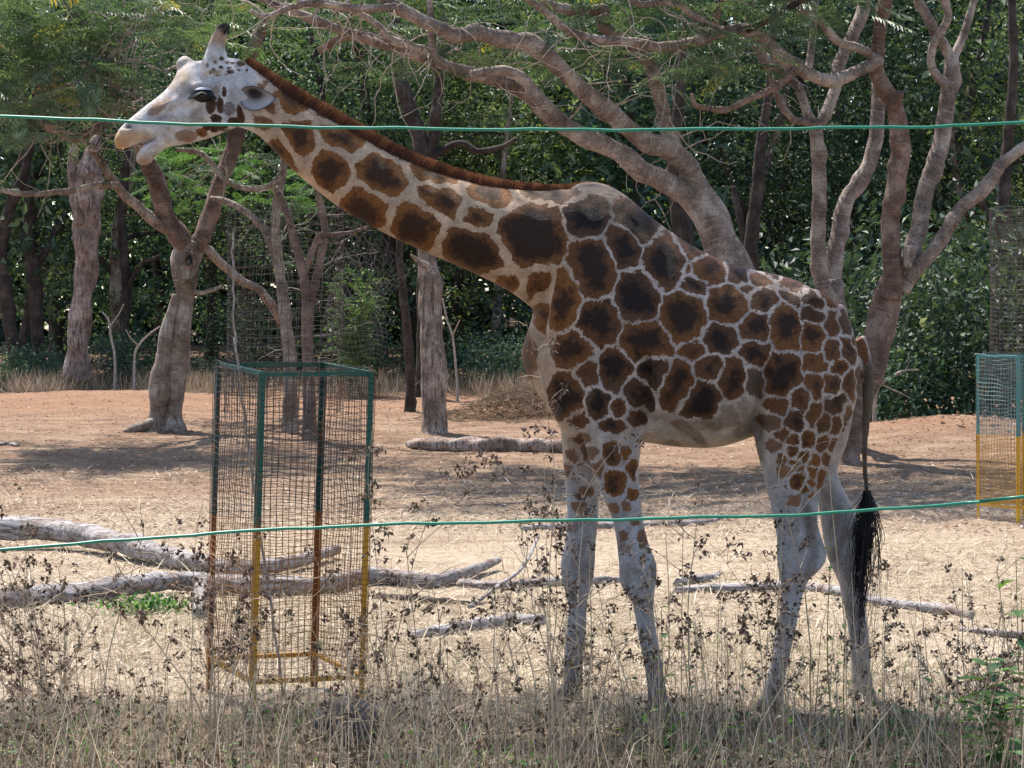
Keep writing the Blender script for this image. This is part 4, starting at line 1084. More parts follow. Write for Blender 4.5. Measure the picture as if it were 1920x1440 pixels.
# coat patches as seen on the flank: x, y, rx, ry, angle, strength, tone(0 orange .. 1 dark)
PT = '''545 193 36 24 40 1 .2|510 202 22 14 25 .9 .5|565 258 30 36 -20 1 0|530 285 18 34 -35 1 .3|502 236 12 20 -35 .9 .6|626 318 31 37 -25 1 .05|643 262 43 25 26 1 .1|716 328 46 35 30 1 .05|735 283 33 12 25 1 .2|620 222 22 9 30 1 .2
687 390 39 32 38 1 .1|812 326 46 18 20 1 .15|786 422 43 38 30 1 .1|829 380 43 28 14 1 .1|895 406 27 21 10 1 .15|892 472 61 34 22 1 .2|919 368 44 24 15 1 .2|1024 367 46 13 5 .85 .7|996 443 59 58 0 1 .35|496 162 10 8 20 .9 .3
951 528 24 12 25 1 .1|1010 536 24 26 20 1 .1|1012 592 13 40 8 1 .15|992 655 14 42 5 .8 .1|1098 412 39 32 0 1 .85|1190 422 43 26 35 1 .9|1107 507 41 53 0 1 .6|1165 463 28 43 -15 1 .7|1058 565 28 56 10 1 .3|1190 557 40 47 0 1 .75
1242 492 38 50 10 1 .8|1290 462 30 22 40 1 .95|1283 503 8 8 0 1 .1|1293 538 23 18 25 1 .7|1325 508 33 25 15 1 .6|1272 597 40 48 0 1 .35|1357 571 39 34 0 1 .5|1380 517 23 20 20 1 .8|1390 545 17 13 45 1 .8|1420 524 21 15 0 1 .8|1443 514 19 9 20 1 .8
1424 563 28 21 -10 1 .7|1480 536 25 14 15 1 .7|1470 560 23 14 45 1 .8|1462 612 28 46 0 1 .45|1517 563 24 18 30 1 .8|1515 592 25 18 25 1 .8|1542 558 24 12 45 1 .8|1118 607 40 42 0 1 .55|1075 651 34 34 0 1 .5|1097 697 18 26 -10 1 .8
1205 640 48 38 0 1 .7|1217 688 26 30 10 1 .9|1150 692 29 41 0 1 .9|1337 635 33 25 0 1 .65|1403 615 27 28 0 1 .8|1402 660 26 24 0 1 .8|1290 655 23 20 20 1 .7|1317 685 25 20 0 1 .7|1265 713 25 37 5 1 .8|1362 707 23 40 5 1 .85|1400 715 17 27 0 .9 .8
1307 747 33 32 0 1 .8|1357 770 17 20 0 .45 .8|1385 755 14 18 0 .35 .8|1063 737 29 35 0 1 .85|1119 755 21 29 0 1 .75|1157 760 16 20 0 1 .85|1183 732 22 30 -20 1 .85|1143 793 23 13 0 1 .75|1087 793 16 24 0 1 .6|1180 777 12 14 0 1 .7|1297 797 22 12 0 .55 .3
1457 697 30 39 0 1 .5|1513 630 23 32 0 1 .5|1515 677 21 20 0 1 .45|1548 655 18 22 0 1 .8|1580 657 14 29 -20 1 .85|1550 606 17 24 -10 1 .85|1575 610 13 24 -25 1 .7|1560 688 18 16 0 1 .5|1513 720 17 25 0 1 .6|1547 720 17 24 0 1 .5|1582 717 11 29 0 1 .4|1599 705 6 21 0 1 .5
1448 760 17 14 0 1 .5|1488 743 18 22 0 1 .8|1437 787 14 16 0 .9 .6|1480 783 16 19 0 1 .8|1513 773 14 23 20 1 .8|1553 753 22 21 0 1 .8|1577 782 9 26 0 1 .6|1530 790 16 18 0 1 .7|1557 797 11 18 15 1 .6|1598 640 8 20 -30 1 .5
1456 808 12 10 0 1 .6|1475 819 10 10 0 1 .5|1502 817 13 14 0 1 .6|1531 829 14 17 0 1 .6|1552 833 8 20 10 1 .6|1441 831 13 10 0 .6 .4|1456 852 10 10 0 .95 .3|1473 840 10 9 0 1 .3|1495 850 12 9 0 1 .3|1516 856 11 12 0 1 .3|1541 854 9 16 0 1 .4|1477 863 8 6 0 1 .1|1491 872 8 6 0 1 .1
1460 878 13 9 0 .8 .1|1514 880 12 11 0 1 .15|1485 895 14 14 0 1 .05|1510 900 8 7 0 1 .1|1531 893 8 18 10 1 .3|1499 912 7 9 0 1 .1|1510 921 5 5 0 1 .1|1481 930 13 10 0 .7 .1|1470 975 22 22 0 .25 .5|1500 960 10 20 0 .3 .5
1089 810 16 20 0 .9 .4|1072 858 9 11 0 .7 .2|1106 848 13 14 0 .8 .2|1143 846 15 20 0 1 .4|1168 846 8 12 0 1 .15|1118 868 10 16 0 .7 .2|1150 900 20 22 0 1 .15|1181 875 9 16 0 1 .4|1181 921 11 8 0 1 .05|1150 946 9 8 0 .8 .1|1168 944 9 8 0 .8 .1|1166 1000 8 9 0 .6 .2
1200 1004 9 14 0 .55 .3|1166 1020 7 7 0 .5 .2|1079 992 4 7 0 .4 .5|1089 954 13 9 0 .55 .2|1064 883 6 12 0 .6 .2|1097 925 14 9 0 .55 .1|1188 970 8 8 0 .7 .1|1190 1060 8 5 0 .3 .4
402 202 8 14 5 .85 .35|419 202 5 13 0 .9 .5|435 208 9 11 0 .55 .3|411 227 9 7 0 .95 .5|455 216 5 13 -15 1 .7|392 240 6 5 0 .95 .4|405 243 5 5 0 .95 .4|382 251 8 6 0 .9 .2|352 257 17 9 0 .55 .05|372 222 14 12 0 .22 .6|345 225 9 9 0 .18 .6|420 240 9 5 0 .9 .3|445 231 11 6 0 1 .6|426 177 4 11 0 .8 .4|412 177 5 9 0 .4 .3
454 120 6 5 0 .9 .5|420 131 4 4 0 .8 .4|434 131 4 3 0 .8 .4|452 134 3 3 0 .8 .5|465 134 3 4 0 .8 .5|484 140 6 8 -25 .9 .4|475 146 4 5 0 .8 .5|437 139 5 3 0 .8 .4|407 136 4 4 0 .6 .5|400 142 3 4 0 .6 .6|395 127 4 4 0 .6 .6|440 121 4 3 0 .8 .4|420 114 4 4 0 .8 .4|430 120 3 3 0 .8 .4|410 121 3 4 0 .7 .5|447 127 3 2 0 .8 .5|428 145 3 3 0 .6 .5|414 146 3 3 0 .5 .5
268 250 10 4 0 .12 .1|300 205 18 8 -30 .5 .0|315 195 12 6 -30 .45 .0|318 222 14 5 -10 .16 .8'''
seeds = np.array([[float(v) for v in s.split()] for s in PT.replace('\n', '|').split('|')])
jit = 3.0 * (np.sin(QX * .19 + 1.3 * np.sin(QY * .13)) + np.sin(QY * .21 + 1.7 * np.sin(QX * .11)))
fac = np.where(QX < 470, .25, 1.0)
wx = QX + jit * .6 * fac; wy = QY + np.roll(jit, 7) * .6 * fac
s1 = np.full(nv, 1e9); s2 = np.full(nv, 1e9); i1 = np.zeros(nv, int)
for k, (cx, cy, rx, ry, an, stg, tn) in enumerate(seeds):
    c, s = math.cos(R(an)), math.sin(R(an))
    dx, dy = wx - cx, wy - cy
    u = (dx * c + dy * s) / rx; v = (-dx * s + dy * c) / ry
    e_ = 2.0 if cx < 480 else 2.4
    m = (np.abs(u) ** e_ + np.abs(v) ** e_) ** (1 / e_)
    val = (m - 1) * math.sqrt(rx * ry)
    less = val < s1
    s2 = np.where(less, s1, np.minimum(s2, val)); s1 = np.where(less, val, s1); i1 = np.where(less, k, i1)
grow = np.where(QX > 1040, 17.0, 9.0); grow = np.where(QY > 800, 2.5, grow); grow = np.where(QX < 470, 0.0, grow)
gap = np.where((QX > 1420) & (QY > 560), 4.5, 5.5); gap = np.where(QX < 1040, 13.0, gap); gap = np.where(QX < 470, 2.0, gap)
pd = np.minimum(grow - s1, (s2 - s1) / 2 - gap / 2) * PXM
stg = seeds[i1, 5].copy(); tone = np.clip(seeds[i1, 6] + np.random.default_rng(3).uniform(-.3, .2, len(seeds))[i1], 0, 1)
tone = np.where((seeds[i1, 0] < 470) & (tone > .1), 1.0, tone)
pd = np.where((seeds[i1, 0] < 470) & (seeds[i1, 2] > 4.5), pd + .006, pd)
stg = np.where(seeds[i1, 0] < 470, np.minimum(1, stg * 1.3), stg); stg = np.where((seeds[i1, 1] > 830) & (stg > .5), np.maximum(stg, .85), stg)
# coat set darker on the up-facing back, belly and groin are bare
stg *= 1 - .9 * sstep(1215, 1240, QX) * sstep(1400, 1370, QX) * sstep(780, 815, QY) * (QY < 900)
coat = np.tile(np.array((.43, .30, .205)), (nv, 1))
def blend(maskv, c):
    global coat
    coat = coat * (1 - maskv[:, None]) + np.array(c) * maskv[:, None]
blend(sstep(1030, 1120, QX), (.385, .315, .275))
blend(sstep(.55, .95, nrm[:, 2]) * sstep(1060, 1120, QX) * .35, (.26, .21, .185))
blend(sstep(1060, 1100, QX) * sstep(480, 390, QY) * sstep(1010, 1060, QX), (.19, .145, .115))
blend(sstep(1015, 988, QX) * sstep(600, 640, QY) * sstep(760, 720, QY) * .85, (.20, .11, .06))
blend(sstep(830, 960, QY), (.335, .315, .315))
blend(sstep(1150, 1290, QY), (.215, .195, .185))
blend(sstep(520, 455, QX) * (QY < 420), (.50, .475, .475))
blend(sstep(262, 225, QX) * sstep(238, 260, QY) * .9, (.50, .27, .10))
blend(np.exp(-((QX - 250) / 28) ** 2 - ((QY - 256) / 12) ** 2) * .8, (.50, .29, .13))
blend(np.exp(-((QX - 350) / 14) ** 2 - ((QY - 148) / 20) ** 2) * .7, (.58, .40, .22))
blend(np.exp(-((QX - 330) / 10) ** 2 - ((QY - 160) / 14) ** 2) * .5, (.55, .38, .22))
blend(np.exp(-((QX - 348) / 14) ** 2 - ((QY - 116) / 12) ** 2) * .7, (.40, .30, .24))
blend(np.exp(-((QX - 270) / 20) ** 2 - ((QY - 302) / 13) ** 2) * .85, (.30, .17, .085))
blend(np.exp(-((QX - 242) / 10) ** 2 - ((QY - 239) / 6) ** 2) * .97, (.03, .025, .025))
blend(np.exp(-((QX - 378) / 30) ** 2 - ((QY - 177) / 13) ** 2) * .9, (.05, .042, .042))
blend(np.exp(-((QY - 275 + (QX - 258) * .38) / 3.0) ** 2) * sstep(252, 262, QX) * sstep(300, 288, QX) * .8, (.06, .04, .035))
hd_ = np.sin(QX * .17 + 2 * np.sin(QY * .09)) * np.sin(QY * .15 + 1.5 * np.sin(QX * .07))
blend(sstep(.1, .6, hd_) * (QX < 420) * (QY > 110) * (QY < 300) * .5, (.36, .26, .19))
blend(np.exp(-((QX - 305) / 22) ** 2 - ((QY - 224) / 7) ** 2) * .6, (.22, .19, .19))
blend(np.exp(-((QX - 300) / 20) ** 2 - ((QY - 200 + (QX - 300) * .35) / 7) ** 2) * .7, (.40, .24, .12))
blend(np.exp(-((QX - 398) / 9) ** 2 - ((QY - 176) / 7) ** 2) * .7, (.10, .08, .08))
blend(np.exp(-((QX - 440) / 9) ** 2 - ((QY - 180) / 22) ** 2) * .5, (.20, .17, .17))
blend(sstep(100, 80, QY) * (QX < 460), (.36, .25, .18))
blend(sstep(66, 54, QY) * (QX < 460), (.03, .022, .022))
blend(sstep(262, 300, QX) * sstep(300, 262, QX + 20) * 0, (.5, .5, .5))
blend(sstep(800, 835, QY) * (QY < 870) * sstep(1200, 1240, QX) * sstep(1405, 1380, QX) * .6, (.34, .25, .19))
blend(sstep(1612, 1620, QX) * sstep(640, 690, QY) * sstep(960, 900, QY), (.11, .08, .055))
blend(sstep(860, 930, QY) * sstep(1612, 1618, QX) * (QY < 960), (.05, .045, .045))
bx_ = np.sin(QX * .062 + 1.2 * np.sin(QY * .05)) * np.sin(QY * .083 + 1.4 * np.sin(QX * .041))
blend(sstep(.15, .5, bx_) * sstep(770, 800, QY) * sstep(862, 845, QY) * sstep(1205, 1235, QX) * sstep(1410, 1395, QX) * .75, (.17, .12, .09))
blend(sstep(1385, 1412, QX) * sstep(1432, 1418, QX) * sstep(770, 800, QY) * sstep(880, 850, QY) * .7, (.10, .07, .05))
blend(sstep(.2, .6, np.sin(QX * .11 + 2 * np.sin(QY * .031)) * np.sin(QY * .047 + QX * .02)) * sstep(930, 980, QY) * sstep(1240, 1140, QY) * .65, (.21, .17, .15))
blend(np.exp(-((QX - 1515) / 14) ** 2 - ((QY - 985) / 45) ** 2) * .7, (.13, .10, .085))
blend(np.exp(-((QX - 1580) / 25) ** 2 - ((QY - 985) / 35) ** 2) * .45, (.14, .12, .11))
coat = np.clip(coat, 0, 1)
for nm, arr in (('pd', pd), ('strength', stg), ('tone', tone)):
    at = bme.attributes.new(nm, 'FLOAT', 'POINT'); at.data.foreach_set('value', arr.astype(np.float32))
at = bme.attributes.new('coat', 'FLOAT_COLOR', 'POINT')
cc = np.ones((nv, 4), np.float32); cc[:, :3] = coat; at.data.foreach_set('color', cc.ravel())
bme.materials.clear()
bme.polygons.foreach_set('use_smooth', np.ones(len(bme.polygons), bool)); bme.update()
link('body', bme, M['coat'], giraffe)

# mane: upright hairs along the crest
g = np.random.default_rng(31)
crest = resample(np.array([(462, 112, 10), (480, 128, 16), (520, 160, 22), (600, 208, 24), (680, 255, 24), (760, 297, 22), (850, 329, 20), (930, 348, 18), (1010, 356, 16), (1060, 357, 15), (1100, 350, 12), (1140, 352, 7)]), 4)
n = 15000
ii = g.integers(0, len(crest) - 1, n); cr = crest[ii] + (crest[ii + 1] - crest[ii]) * g.random((n, 1))
tg = crest[ii + 1] - crest[ii]; tg /= np.linalg.norm(tg[:, :2], axis=1)[:, None]
nx_, ny_ = tg[:, 1], -tg[:, 0]                       # up-facing normal in the photo plane
band = np.interp(np.arange(len(crest)), np.arange(0, len(crest) + 6, 2.2), g.uniform(-.15, 1.0, len(np.arange(0, len(crest) + 6, 2.2))))
yo = g.normal(0, .012, n)
hgt = cr[:, 2] * g.uniform(.55, 1.0, n) * (1 - 8 * np.abs(yo))
lean = g.normal(.15, .18, n)
x0 = cr[:, 0] - nx_ * 5; y0 = cr[:, 1] - ny_ * 5
x1 = x0 + (nx_ + tg[:, 0] * lean) * (hgt + 5); y1 = y0 + (ny_ + tg[:, 1] * lean) * (hgt + 5)
def gpv(px, py, yo):
    d = D0 + yo + px * 0; return np.stack([(px - 960) / F * d, d, H + (HOR - py) / F * d], 1)
A0 = gpv(x0, y0, yo); A1 = gpv(x1, y1, yo + g.normal(0, .006, n))
w = .0022
S = np.stack([tg[:, 0], np.zeros(n), -tg[:, 1]], 1) * w
V = np.stack([A0 - S, A0 + S, A1], 1).reshape(-1, 3)
rn = np.clip(.25 + .4 * band[ii] + g.normal(0, .16, n), 0, .95)
rr = np.stack([rn * .55, rn * .55, np.clip(rn + .25, 0, 1)], 1).ravel()
tb = np.clip((cr[:, 0] - 1040) / 60, 0, 1)
link('mane', make_mesh('mane', V - GB, None, np.arange(n * 3).reshape(-1, 3), {'rnd': np.clip(rr + .3 * np.repeat(tb, 3) * g.random(n * 3), 0, 1)}), M['mane'], giraffe)

# black hair tufts on the horns
mbh = MB()
for yo_, sh_ in ((-.095, 0), (.105, 7)):
    for k in range(90):
        a_ = g.uniform(0, 6.28); r_ = g.uniform(2, 9)
        px0 = 414 + sh_ + math.cos(a_) * r_; py0 = 56 + g.uniform(-6, 12); dy_ = math.sin(a_) * r_ * PXM
        p_ = gpv(np.array([px0, px0 + 2 + g.normal(0, 2), px0 + 5 + g.normal(0, 3)]), np.array([py0, py0 - 4, py0 - 8 + g.normal(0, 1.5)]), yo_ * 1.0 + dy_)
        V, Q, T, A = tube(p_, [.0022, .0016, .0006], 3, cap=False); mbh.add(V, Q, T, A, g.random())
mbh.build('horn_tuft', M['tuft'], giraffe, kind='stuff')

# tail tuft: long wavy black hairs
mbt = MB()
for k in range(330):
    L = g.gamma(5, 30); L = min(max(L, 60), 290)
    sx = g.normal(0, 7); px = 1626 + sx * .4; py = 918 + abs(g.normal(0, 12))
    m = 12; t = np.linspace(0, 1, m)
    spread = g.normal(0, 9); amp = g.normal(0, 8); ph = g.uniform(0, 6.28)
    xs = px + spread * np.sin(np.minimum(t * 2.2, 1.57)) * (1 - .35 * t) - 16 * t ** 1.5 + amp * np.sin(t * 6 + ph) * t + (22 if k % 11 == 0 else 0) * np.sin(t * 2.4)
    ys = py + L * t
    yy = g.normal(0, .016) * np.sin(np.minimum(t * 3, 1.57)) + g.normal(0, .01)
    p = gpv(xs, ys, yy)
    V, Q, T, A = tube(p, np.linspace(.0026, .0010, m), 3, cap=False)
    mbt.add(V, Q, T, A, g.random())
mbt.build('tail_tuft', M['tuft'], giraffe)

# eyes with lids and lashes, ears, hooves
for sd in (-1, 1):
    yo = sd * .132
    e = gp(381, 180, yo)
    mb = MB(); mb.add(*blob(e, .046, (1.38, .78, .90))); eye_ = mb.build('eye', M['eye'], giraffe)
    mb = MB(); V, Q, T = blob(e + np.array((.002, 0, .012)), .047, (1.22, .80, .85), 18)
    keep = (V[:, 2] > e[2] + .026)
    Q = Q[keep[Q].all(1)]; T = T[keep[T].all(1)]; mb.add(V, Q, T); mb.build('eyelid', M['lid'], giraffe).parent = eye_
    mb = MB()
    for k in range(26):
        a = k / 25; x = -0.046 + .092 * a
        x *= 1.25; s = e + np.array((x, sd * .036 * math.sin(a * math.pi) , .018 - .030 * abs(a - .5)))
        t_ = s + np.array((x * .35, sd * .022, -.020 - .008 * math.sin(a * 9)))
        mb.add(*_t(np.array([s, s * .5 + t_ * .5 + np.array((0, sd * .004, .001)), t_]), [.0040, .0034, .0016], 4))
    mb.build('eyelash', M['lash'], giraffe).parent = eye_
    # ear: a cupped leaf swept back, opening outward
    root = gp(455, 180, sd * .118); tip = gp(518, 184, sd * .185)
    ax = unit(tip - root); L = np.linalg.norm(tip - root)
    upv = unit(np.array((0.0, 0, 1.)) - ax * ax[2]); outv = np.cross(ax, upv) * (1 if np.cross(ax, upv)[1] * sd > 0 else -1)
    nu, nvv = 16, 15; G = []
    for i in range(nu):
        u = i / (nu - 1); wdt = .062 * (math.sin(math.pi * min(1, .12 + .88 * u ** .85)) ** .75) + .004
        if u < .15: wdt = max(wdt, .030)
        for j in range(nvv):
            b = (j / (nvv - 1) - .5) * 2
            a = b * (1.9 * (1 - .55 * u))
            off = upv * math.sin(a) * wdt + outv * (.6 - math.cos(a)) * wdt * .75
            G.append(root + ax * u * L + off - upv * .012 * math.sin(u * 3))
    G = np.array(G); ix = np.arange(nu * nvv).reshape(nu, nvv)
    Qe = np.stack([ix[:-1, :-1], ix[:-1, 1:], ix[1:, 1:], ix[1:, :-1]], -1).reshape(-1, 4)
    uu = np.repeat(np.arange(nu) / (nu - 1), nvv); bb = np.tile((np.arange(nvv) / (nvv - 1) - .5) * 2, nu)
    bs_ = bb if np.dot(upv, (0, 0, 1)) > 0 else -bb
    pig = 1 - .97 * np.exp(-((uu - .30 - .12 * bs_) / .30) ** 2 - ((bs_ - .34) / .46) ** 2)
    pig = pig * (1 - .55 * sstep(.80, .98, np.abs(bb))) * (1 - .35 * sstep(.8, 1, uu))
    mb = MB().add(G, Qe, b=np.clip(pig, 0, 1)); o = mb.build('ear', M['earin'], giraffe)
    sm = o.modifiers.new('thick', 'SOLIDIFY'); sm.thickness = .005
for (xl, xr, yo) in ((1212, 1264, NF), (1044, 1094, FF), (1418, 1470, NF), (1590, 1644, FF)):
    fy = HOR + H / (D0 + yo) * F
    mb = MB(); mb.add(*loft([(xl + 3, fy - 26, xr - 6, fy - 26, .056 / PXM, yo), (xl, fy - 16, xr - 2, fy - 16, .064 / PXM, yo), (xl - 4, fy + 2, xr, fy + 2, .070 / PXM, yo)], 20))
    mb.build('hoof', M['hoof'], giraffe)

# ------------------------------------------------------------------ wire tree guards
def lattice(mb, fn, nu, nv, r, m=2, g=None):
    """wires along both directions of a surface fn(u, v)"""
    for i in range(nu + 1):
        p = np.array([fn(i / nu, t) for t in np.linspace(0, 1, m * 4 if m > 2 else m)])
        V, Q, T, A = tube(p, r, 4, cap=False); mb.add(V, Q)
    for j in range(nv + 1):
        p = np.array([fn(t, j / nv) for t in np.linspace(0, 1, m * 4 if m > 2 else m)])
        V, Q, T, A = tube(p, r, 4, cap=False); mb.add(V, Q)

def guard(label, front, h, e1, lean, mats, cyl_h, cyl_off, cyl_r, spacing=.033, wire=.0018, zrail=.17, tilt=.035, skew=1.42):
    front = np.asarray(front, float)
    z0 = float(ground(front[0], front[1])) - .01
    base = np.array((front[0], front[1], z0))
    t = thing('tree_guard', label, 'tree guard', base)
    e1 = np.array((e1[0], e1[1], 0.)); e2 = np.array((-e1[1] * skew, e1[0], 0.))
    L = np.linalg.norm(e1); n1 = e1 / L; n2 = e2 / L
    cs = [base, base + e1, base + e1 + e2, base + e2]
    ln = np.array((lean[0], lean[1], 0.))
    up = lambda c, z: c + np.array((0, 0, z + tilt * float(np.dot(c - base, n2)) / L)) + ln * (z / h)
    dirs = [(n1, n2), (-n1, n2), (-n1 * 1, -n2), (n1 * 1, -n2)]
    for c, (a, b) in zip(cs, dirs):
        mb = MB(); w = .029
        box(mb, up(c, -.12) + a * w / 2, up(c, h) + a * w / 2, w, .005, b)
        box(mb, up(c, -.12) + b * (w / 2 + .003), up(c, h) + b * (w / 2 + .003), w, .005, a)
        mb.build('post', M['guard_rust'] if (mats[0] == M['guard'] and a is dirs[3][0]) or (mats[0] == M['guard'] and a is dirs[2][0] and b is dirs[2][1]) else mats[0], t, False)
    for z in (zrail, h):
        for i in range(4):
            mb = MB(); a, b = up(cs[i], z), up(cs[(i + 1) % 4], z)
            inw = unit((cs[0] + cs[2]) / 2 - (cs[i] + cs[(i + 1) % 4]) / 2)
            q = np.array((0, 0, .0))
            box(mb, a + inw * .014 + q, b + inw * .014 + q, .020, .004)
            box(mb, a + inw * .006 - np.array((0, 0, .014)), b + inw * .006 - np.array((0, 0, .014)), .004, .022)
            mb.build('rail', mats[0], t, False)
    g = np.random.default_rng(int(abs(front[0]) * 1000))
    for i in range(4):
        A_, B_ = cs[i], cs[(i + 1) % 4]
        out = unit((A_ + B_) / 2 - (cs[0] + cs[2]) / 2)
        ph = g.uniform(0, 6.28, 4)
        def fn(u, v, A_=A_, B_=B_, out=out, ph=ph):
            p = up(A_ + (B_ - A_) * u, zrail + (h - zrail) * v) + out * .006
            bul = .024 * math.sin(v * 9 + ph[0]) * math.sin(u * 3.1) + .006 * math.sin(v * 23 + u * 5 + ph[1])
            return p + out * abs(bul) + np.array((0, 0, .012 * math.sin(u * 4 + v * 7 + ph[2]) + .006 * math.sin(u * 11 + v * 19)))
        mb = MB(); lattice(mb, fn, int(L / spacing), int((h - zrail) / spacing), wire, 3)
        mb.build('wire_panel', mats[1], t)
    ctr = (cs[0] + cs[2]) / 2 + np.array((cyl_off, 0, 0))
    def fc(u, v):
        a = u * 2 * math.pi
        rr = cyl_r * (1 + .03 * math.sin(a * 3 + v * 4))
        return up(ctr, h - .25 + cyl_h * v) + np.array((math.cos(a) * rr, math.sin(a) * rr, .012 * math.sin(a * 2 + v * 6)))
    mb = MB(); lattice(mb, fc, 40, int(cyl_h / .046), wire * .72, 6)
    mb.build('wire_cylinder', M['mesh_old'], t)
    return t, up, cs

fr = np.array((gp(469, 1325, -.1)[0], 12.0))
gd, up, cs = guard('green and yellow wire tree guard left of the giraffe', fr, 1.80, (.585, .22), (.055, 0), (M['guard'], M['guard_mesh']), 1.12, -.06, .315)
# torn sheet of mesh curling away from the cylinder
c0 = P(612, 400, 12.4); c1 = P(770, 505, 12.1); c2 = P(700, 690, 12.0); c3 = P(620, 670, 12.5)
def torn(u, v):
    p = c0 * (1 - u) * (1 - v) + c1 * u * (1 - v) + c2 * u * v + c3 * (1 - u) * v
    return p + np.array((.05 * math.sin(v * 5 + u * 3), -.14 * math.sin(u * 3.1) * (1 - .5 * v), .05 * math.sin(u * 6 + v * 2) + .07 * math.sin(u * 3.1)))
mb = MB(); lattice(mb, torn, 17, 20, .0014, 5); mb.build('torn_mesh', M['mesh_old'], gd)
mb = MB(); g = np.random.default_rng(64)
for k in range(34):
    s = torn(g.uniform(.3, 1), g.uniform(0, .35)); p = [s]; d = unit(g.normal(size=3))
    for i in range(6):
        d = unit(d + g.normal(0, .5, 3)); p.append(p[-1] + d * .05)
    mb.add(*_t(np.array(p), .0016, 3))
mb.build('loose_wires', M['mesh_old'], gd, kind='stuff')
# dead shoot inside the guard
p = resample(np.array([up((cs[0] + cs[2]) / 2, 0.0), P(447, 700, 12.25), P(441, 640, 12.25), P(437, 560, 12.25), P(438, 500, 12.25), P(436, 430, 12.25)]), .05)
o = MB().add(*_t(p + rng.normal(0, .004, p.shape), np.linspace(.009, .006, len(p)), 6)).build('dry_shoot', M['twig'], loc=p[0])
tag(o, 'thin dry sapling shoot standing inside the near guard', 'shoot')
mb = MB(); tb = hit(560, 1335)
fr2 = np.array(((1909 - 960) / F * 22.9, 22.9))
guard('far green and yellow wire tree guard at the right edge', fr2, 1.70, (.56, .30), (0, 0), (M['guard_blue'], M['guard_blue_mesh']), 1.75, -.02, .30, .042, .0026, .17, 0.0, 1.0)

# ------------------------------------------------------------------ fence wires
def wire(label, pts, d, r):
    p = np.array([P(x, y, d) for x, y in pts]); q = resample(p, .06)
    q[:, 2] += .0012 * np.sin(q[:, 0] * 19) + .0008 * np.sin(q[:, 0] * 47)
    V, Q, T, A = tube(q, r, 8)
    o = MB().add(V, Q, T, A).build('fence_wire', M['wire'], loc=q[len(q) // 2])
    tag(o, label, 'wire')
wire('upper green fence wire stretched across the neck', [(-2600, 110), (-900, 172), (0, 217), (450, 235), (1000, 243), (1540, 240), (1920, 230), (2900, 178), (4400, 60)], 5.0, .0035)
wire('lower green fence wire stretched across the legs', [(-2400, 1210), (-900, 1090), (0, 1030), (400, 1000), (680, 985), (1100, 975), (1500, 965), (1650, 955), (1850, 940), (1920, 932), (2900, 850), (4300, 730)], 5.0, .0036)

# ------------------------------------------------------------------ fallen logs
def log(name, label, path, rough=.14, knots=3, sides=18, mat='log', lift=None, seed=None):
    """path of (px, py_bottom, r px); each point rests on the ground seen at that pixel unless lifted"""
    pts = []
    for i, (x, y, r) in enumerate(path):
        h0 = hit(x, y); rr = r / F * h0[1]
        l = 0 if lift is None else lift[i]
        pts.append((h0[0], h0[1], h0[2] + rr * .8 + l, rr))
    q = resample(np.array(pts), .05)
    sd = int(rng.integers(1e6)) if seed is None else seed
    g = np.random.default_rng(sd)
    V, Q, T, A = tube(q[:, :3], np.maximum(q[:, 3], .008), sides, rough, sd, True, knots)
    n = len(q)
    # lengthwise cracks and weathered ridges
    th = np.tile(np.arange(sides), n); 
    ctr = np.repeat(q[:, :3], sides, 0); rr = np.repeat(q[:, 3], sides)
    Vb = V[:n * sides]; dirv = Vb - ctr
    tw = np.repeat(np.linspace(0, g.uniform(1, 3), n), sides)
    rid = np.zeros(n * sides)
    for k in range(3): rid += np.sin(th / sides * 6.283 * g.integers(3, 7) + tw * 3 + g.uniform(0, 6.28)) / 3
    V[:n * sides] = ctr + dirv * (1 + .09 * rid + g.normal(0, .025, n * sides))[:, None]
    o = MB().add(V, Q, T, A).build(name, M[mat], loc=q[0, :3])
    return tag(o, label, 'log')
log('fallen_log', 'long grey fallen trunk at the left, upper of the two', [(-120, 1022, 21), (0, 1028, 21), (120, 1032, 21), (242, 1050, 20), (342, 1068, 18), (403, 1076, 16), (480, 1080, 15), (560, 1070, 12), (632, 1050, 9)], lift=[.10, .10, .09, .05, .02, .01, .02, .04, .06], sides=24)
log('fallen_log', 'long grey fallen trunk at the left, lower of the two', [(-120, 1140, 21), (0, 1140, 21), (121, 1132, 21), (200, 1128, 20), (262, 1122, 19), (342, 1113, 17), (483, 1116, 17), (600, 1112, 16), (693, 1096, 15), (801, 1102, 15), (862, 1092, 12), (934, 1068, 7)], lift=[0, 0, 0, .03, .05, .04, .02, .01, .02, 0, .02, .05], sides=24)
log('fallen_branch', 'pale fallen branch lying behind the far front leg', [(862, 1100, 8), (930, 1106, 9), (1000, 1102, 10), (1055, 1098, 9), (1130, 1095, 8), (1190, 1090, 5)])
log('fallen_branch', 'short pale log in the straw between guard and front legs', [(770, 1196, 9), (815, 1194, 11), (882, 1184, 13), (925, 1178, 12), (962, 1172, 12), (1019, 1172, 10)], .2, 4)
log('fallen_log', 'dark log lying at the foot of the bare trunk', [(765, 838, 6), (785, 842, 11), (830, 845, 13), (880, 846, 14), (920, 846, 15), (970, 846, 14), (1050, 848, 13), (1120, 850, 11)], .2, 6, mat='bark_rough')
log('fallen_branch', 'flat pale splintered branch behind the lower wire', [(980, 996, 6), (1060, 993, 7), (1150, 990, 7), (1240, 988, 6), (1330, 982, 5), (1352, 968, 3)], .22, 4)
log('fallen_branch', 'grey branch lying behind the hind legs', [(1265, 1112, 6), (1330, 1110, 8), (1385, 1110, 9), (1460, 1108, 9), (1542, 1112, 9), (1617, 1128, 9), (1692, 1142, 9), (1767, 1150, 10), (1822, 1160, 7)], .18, 4)
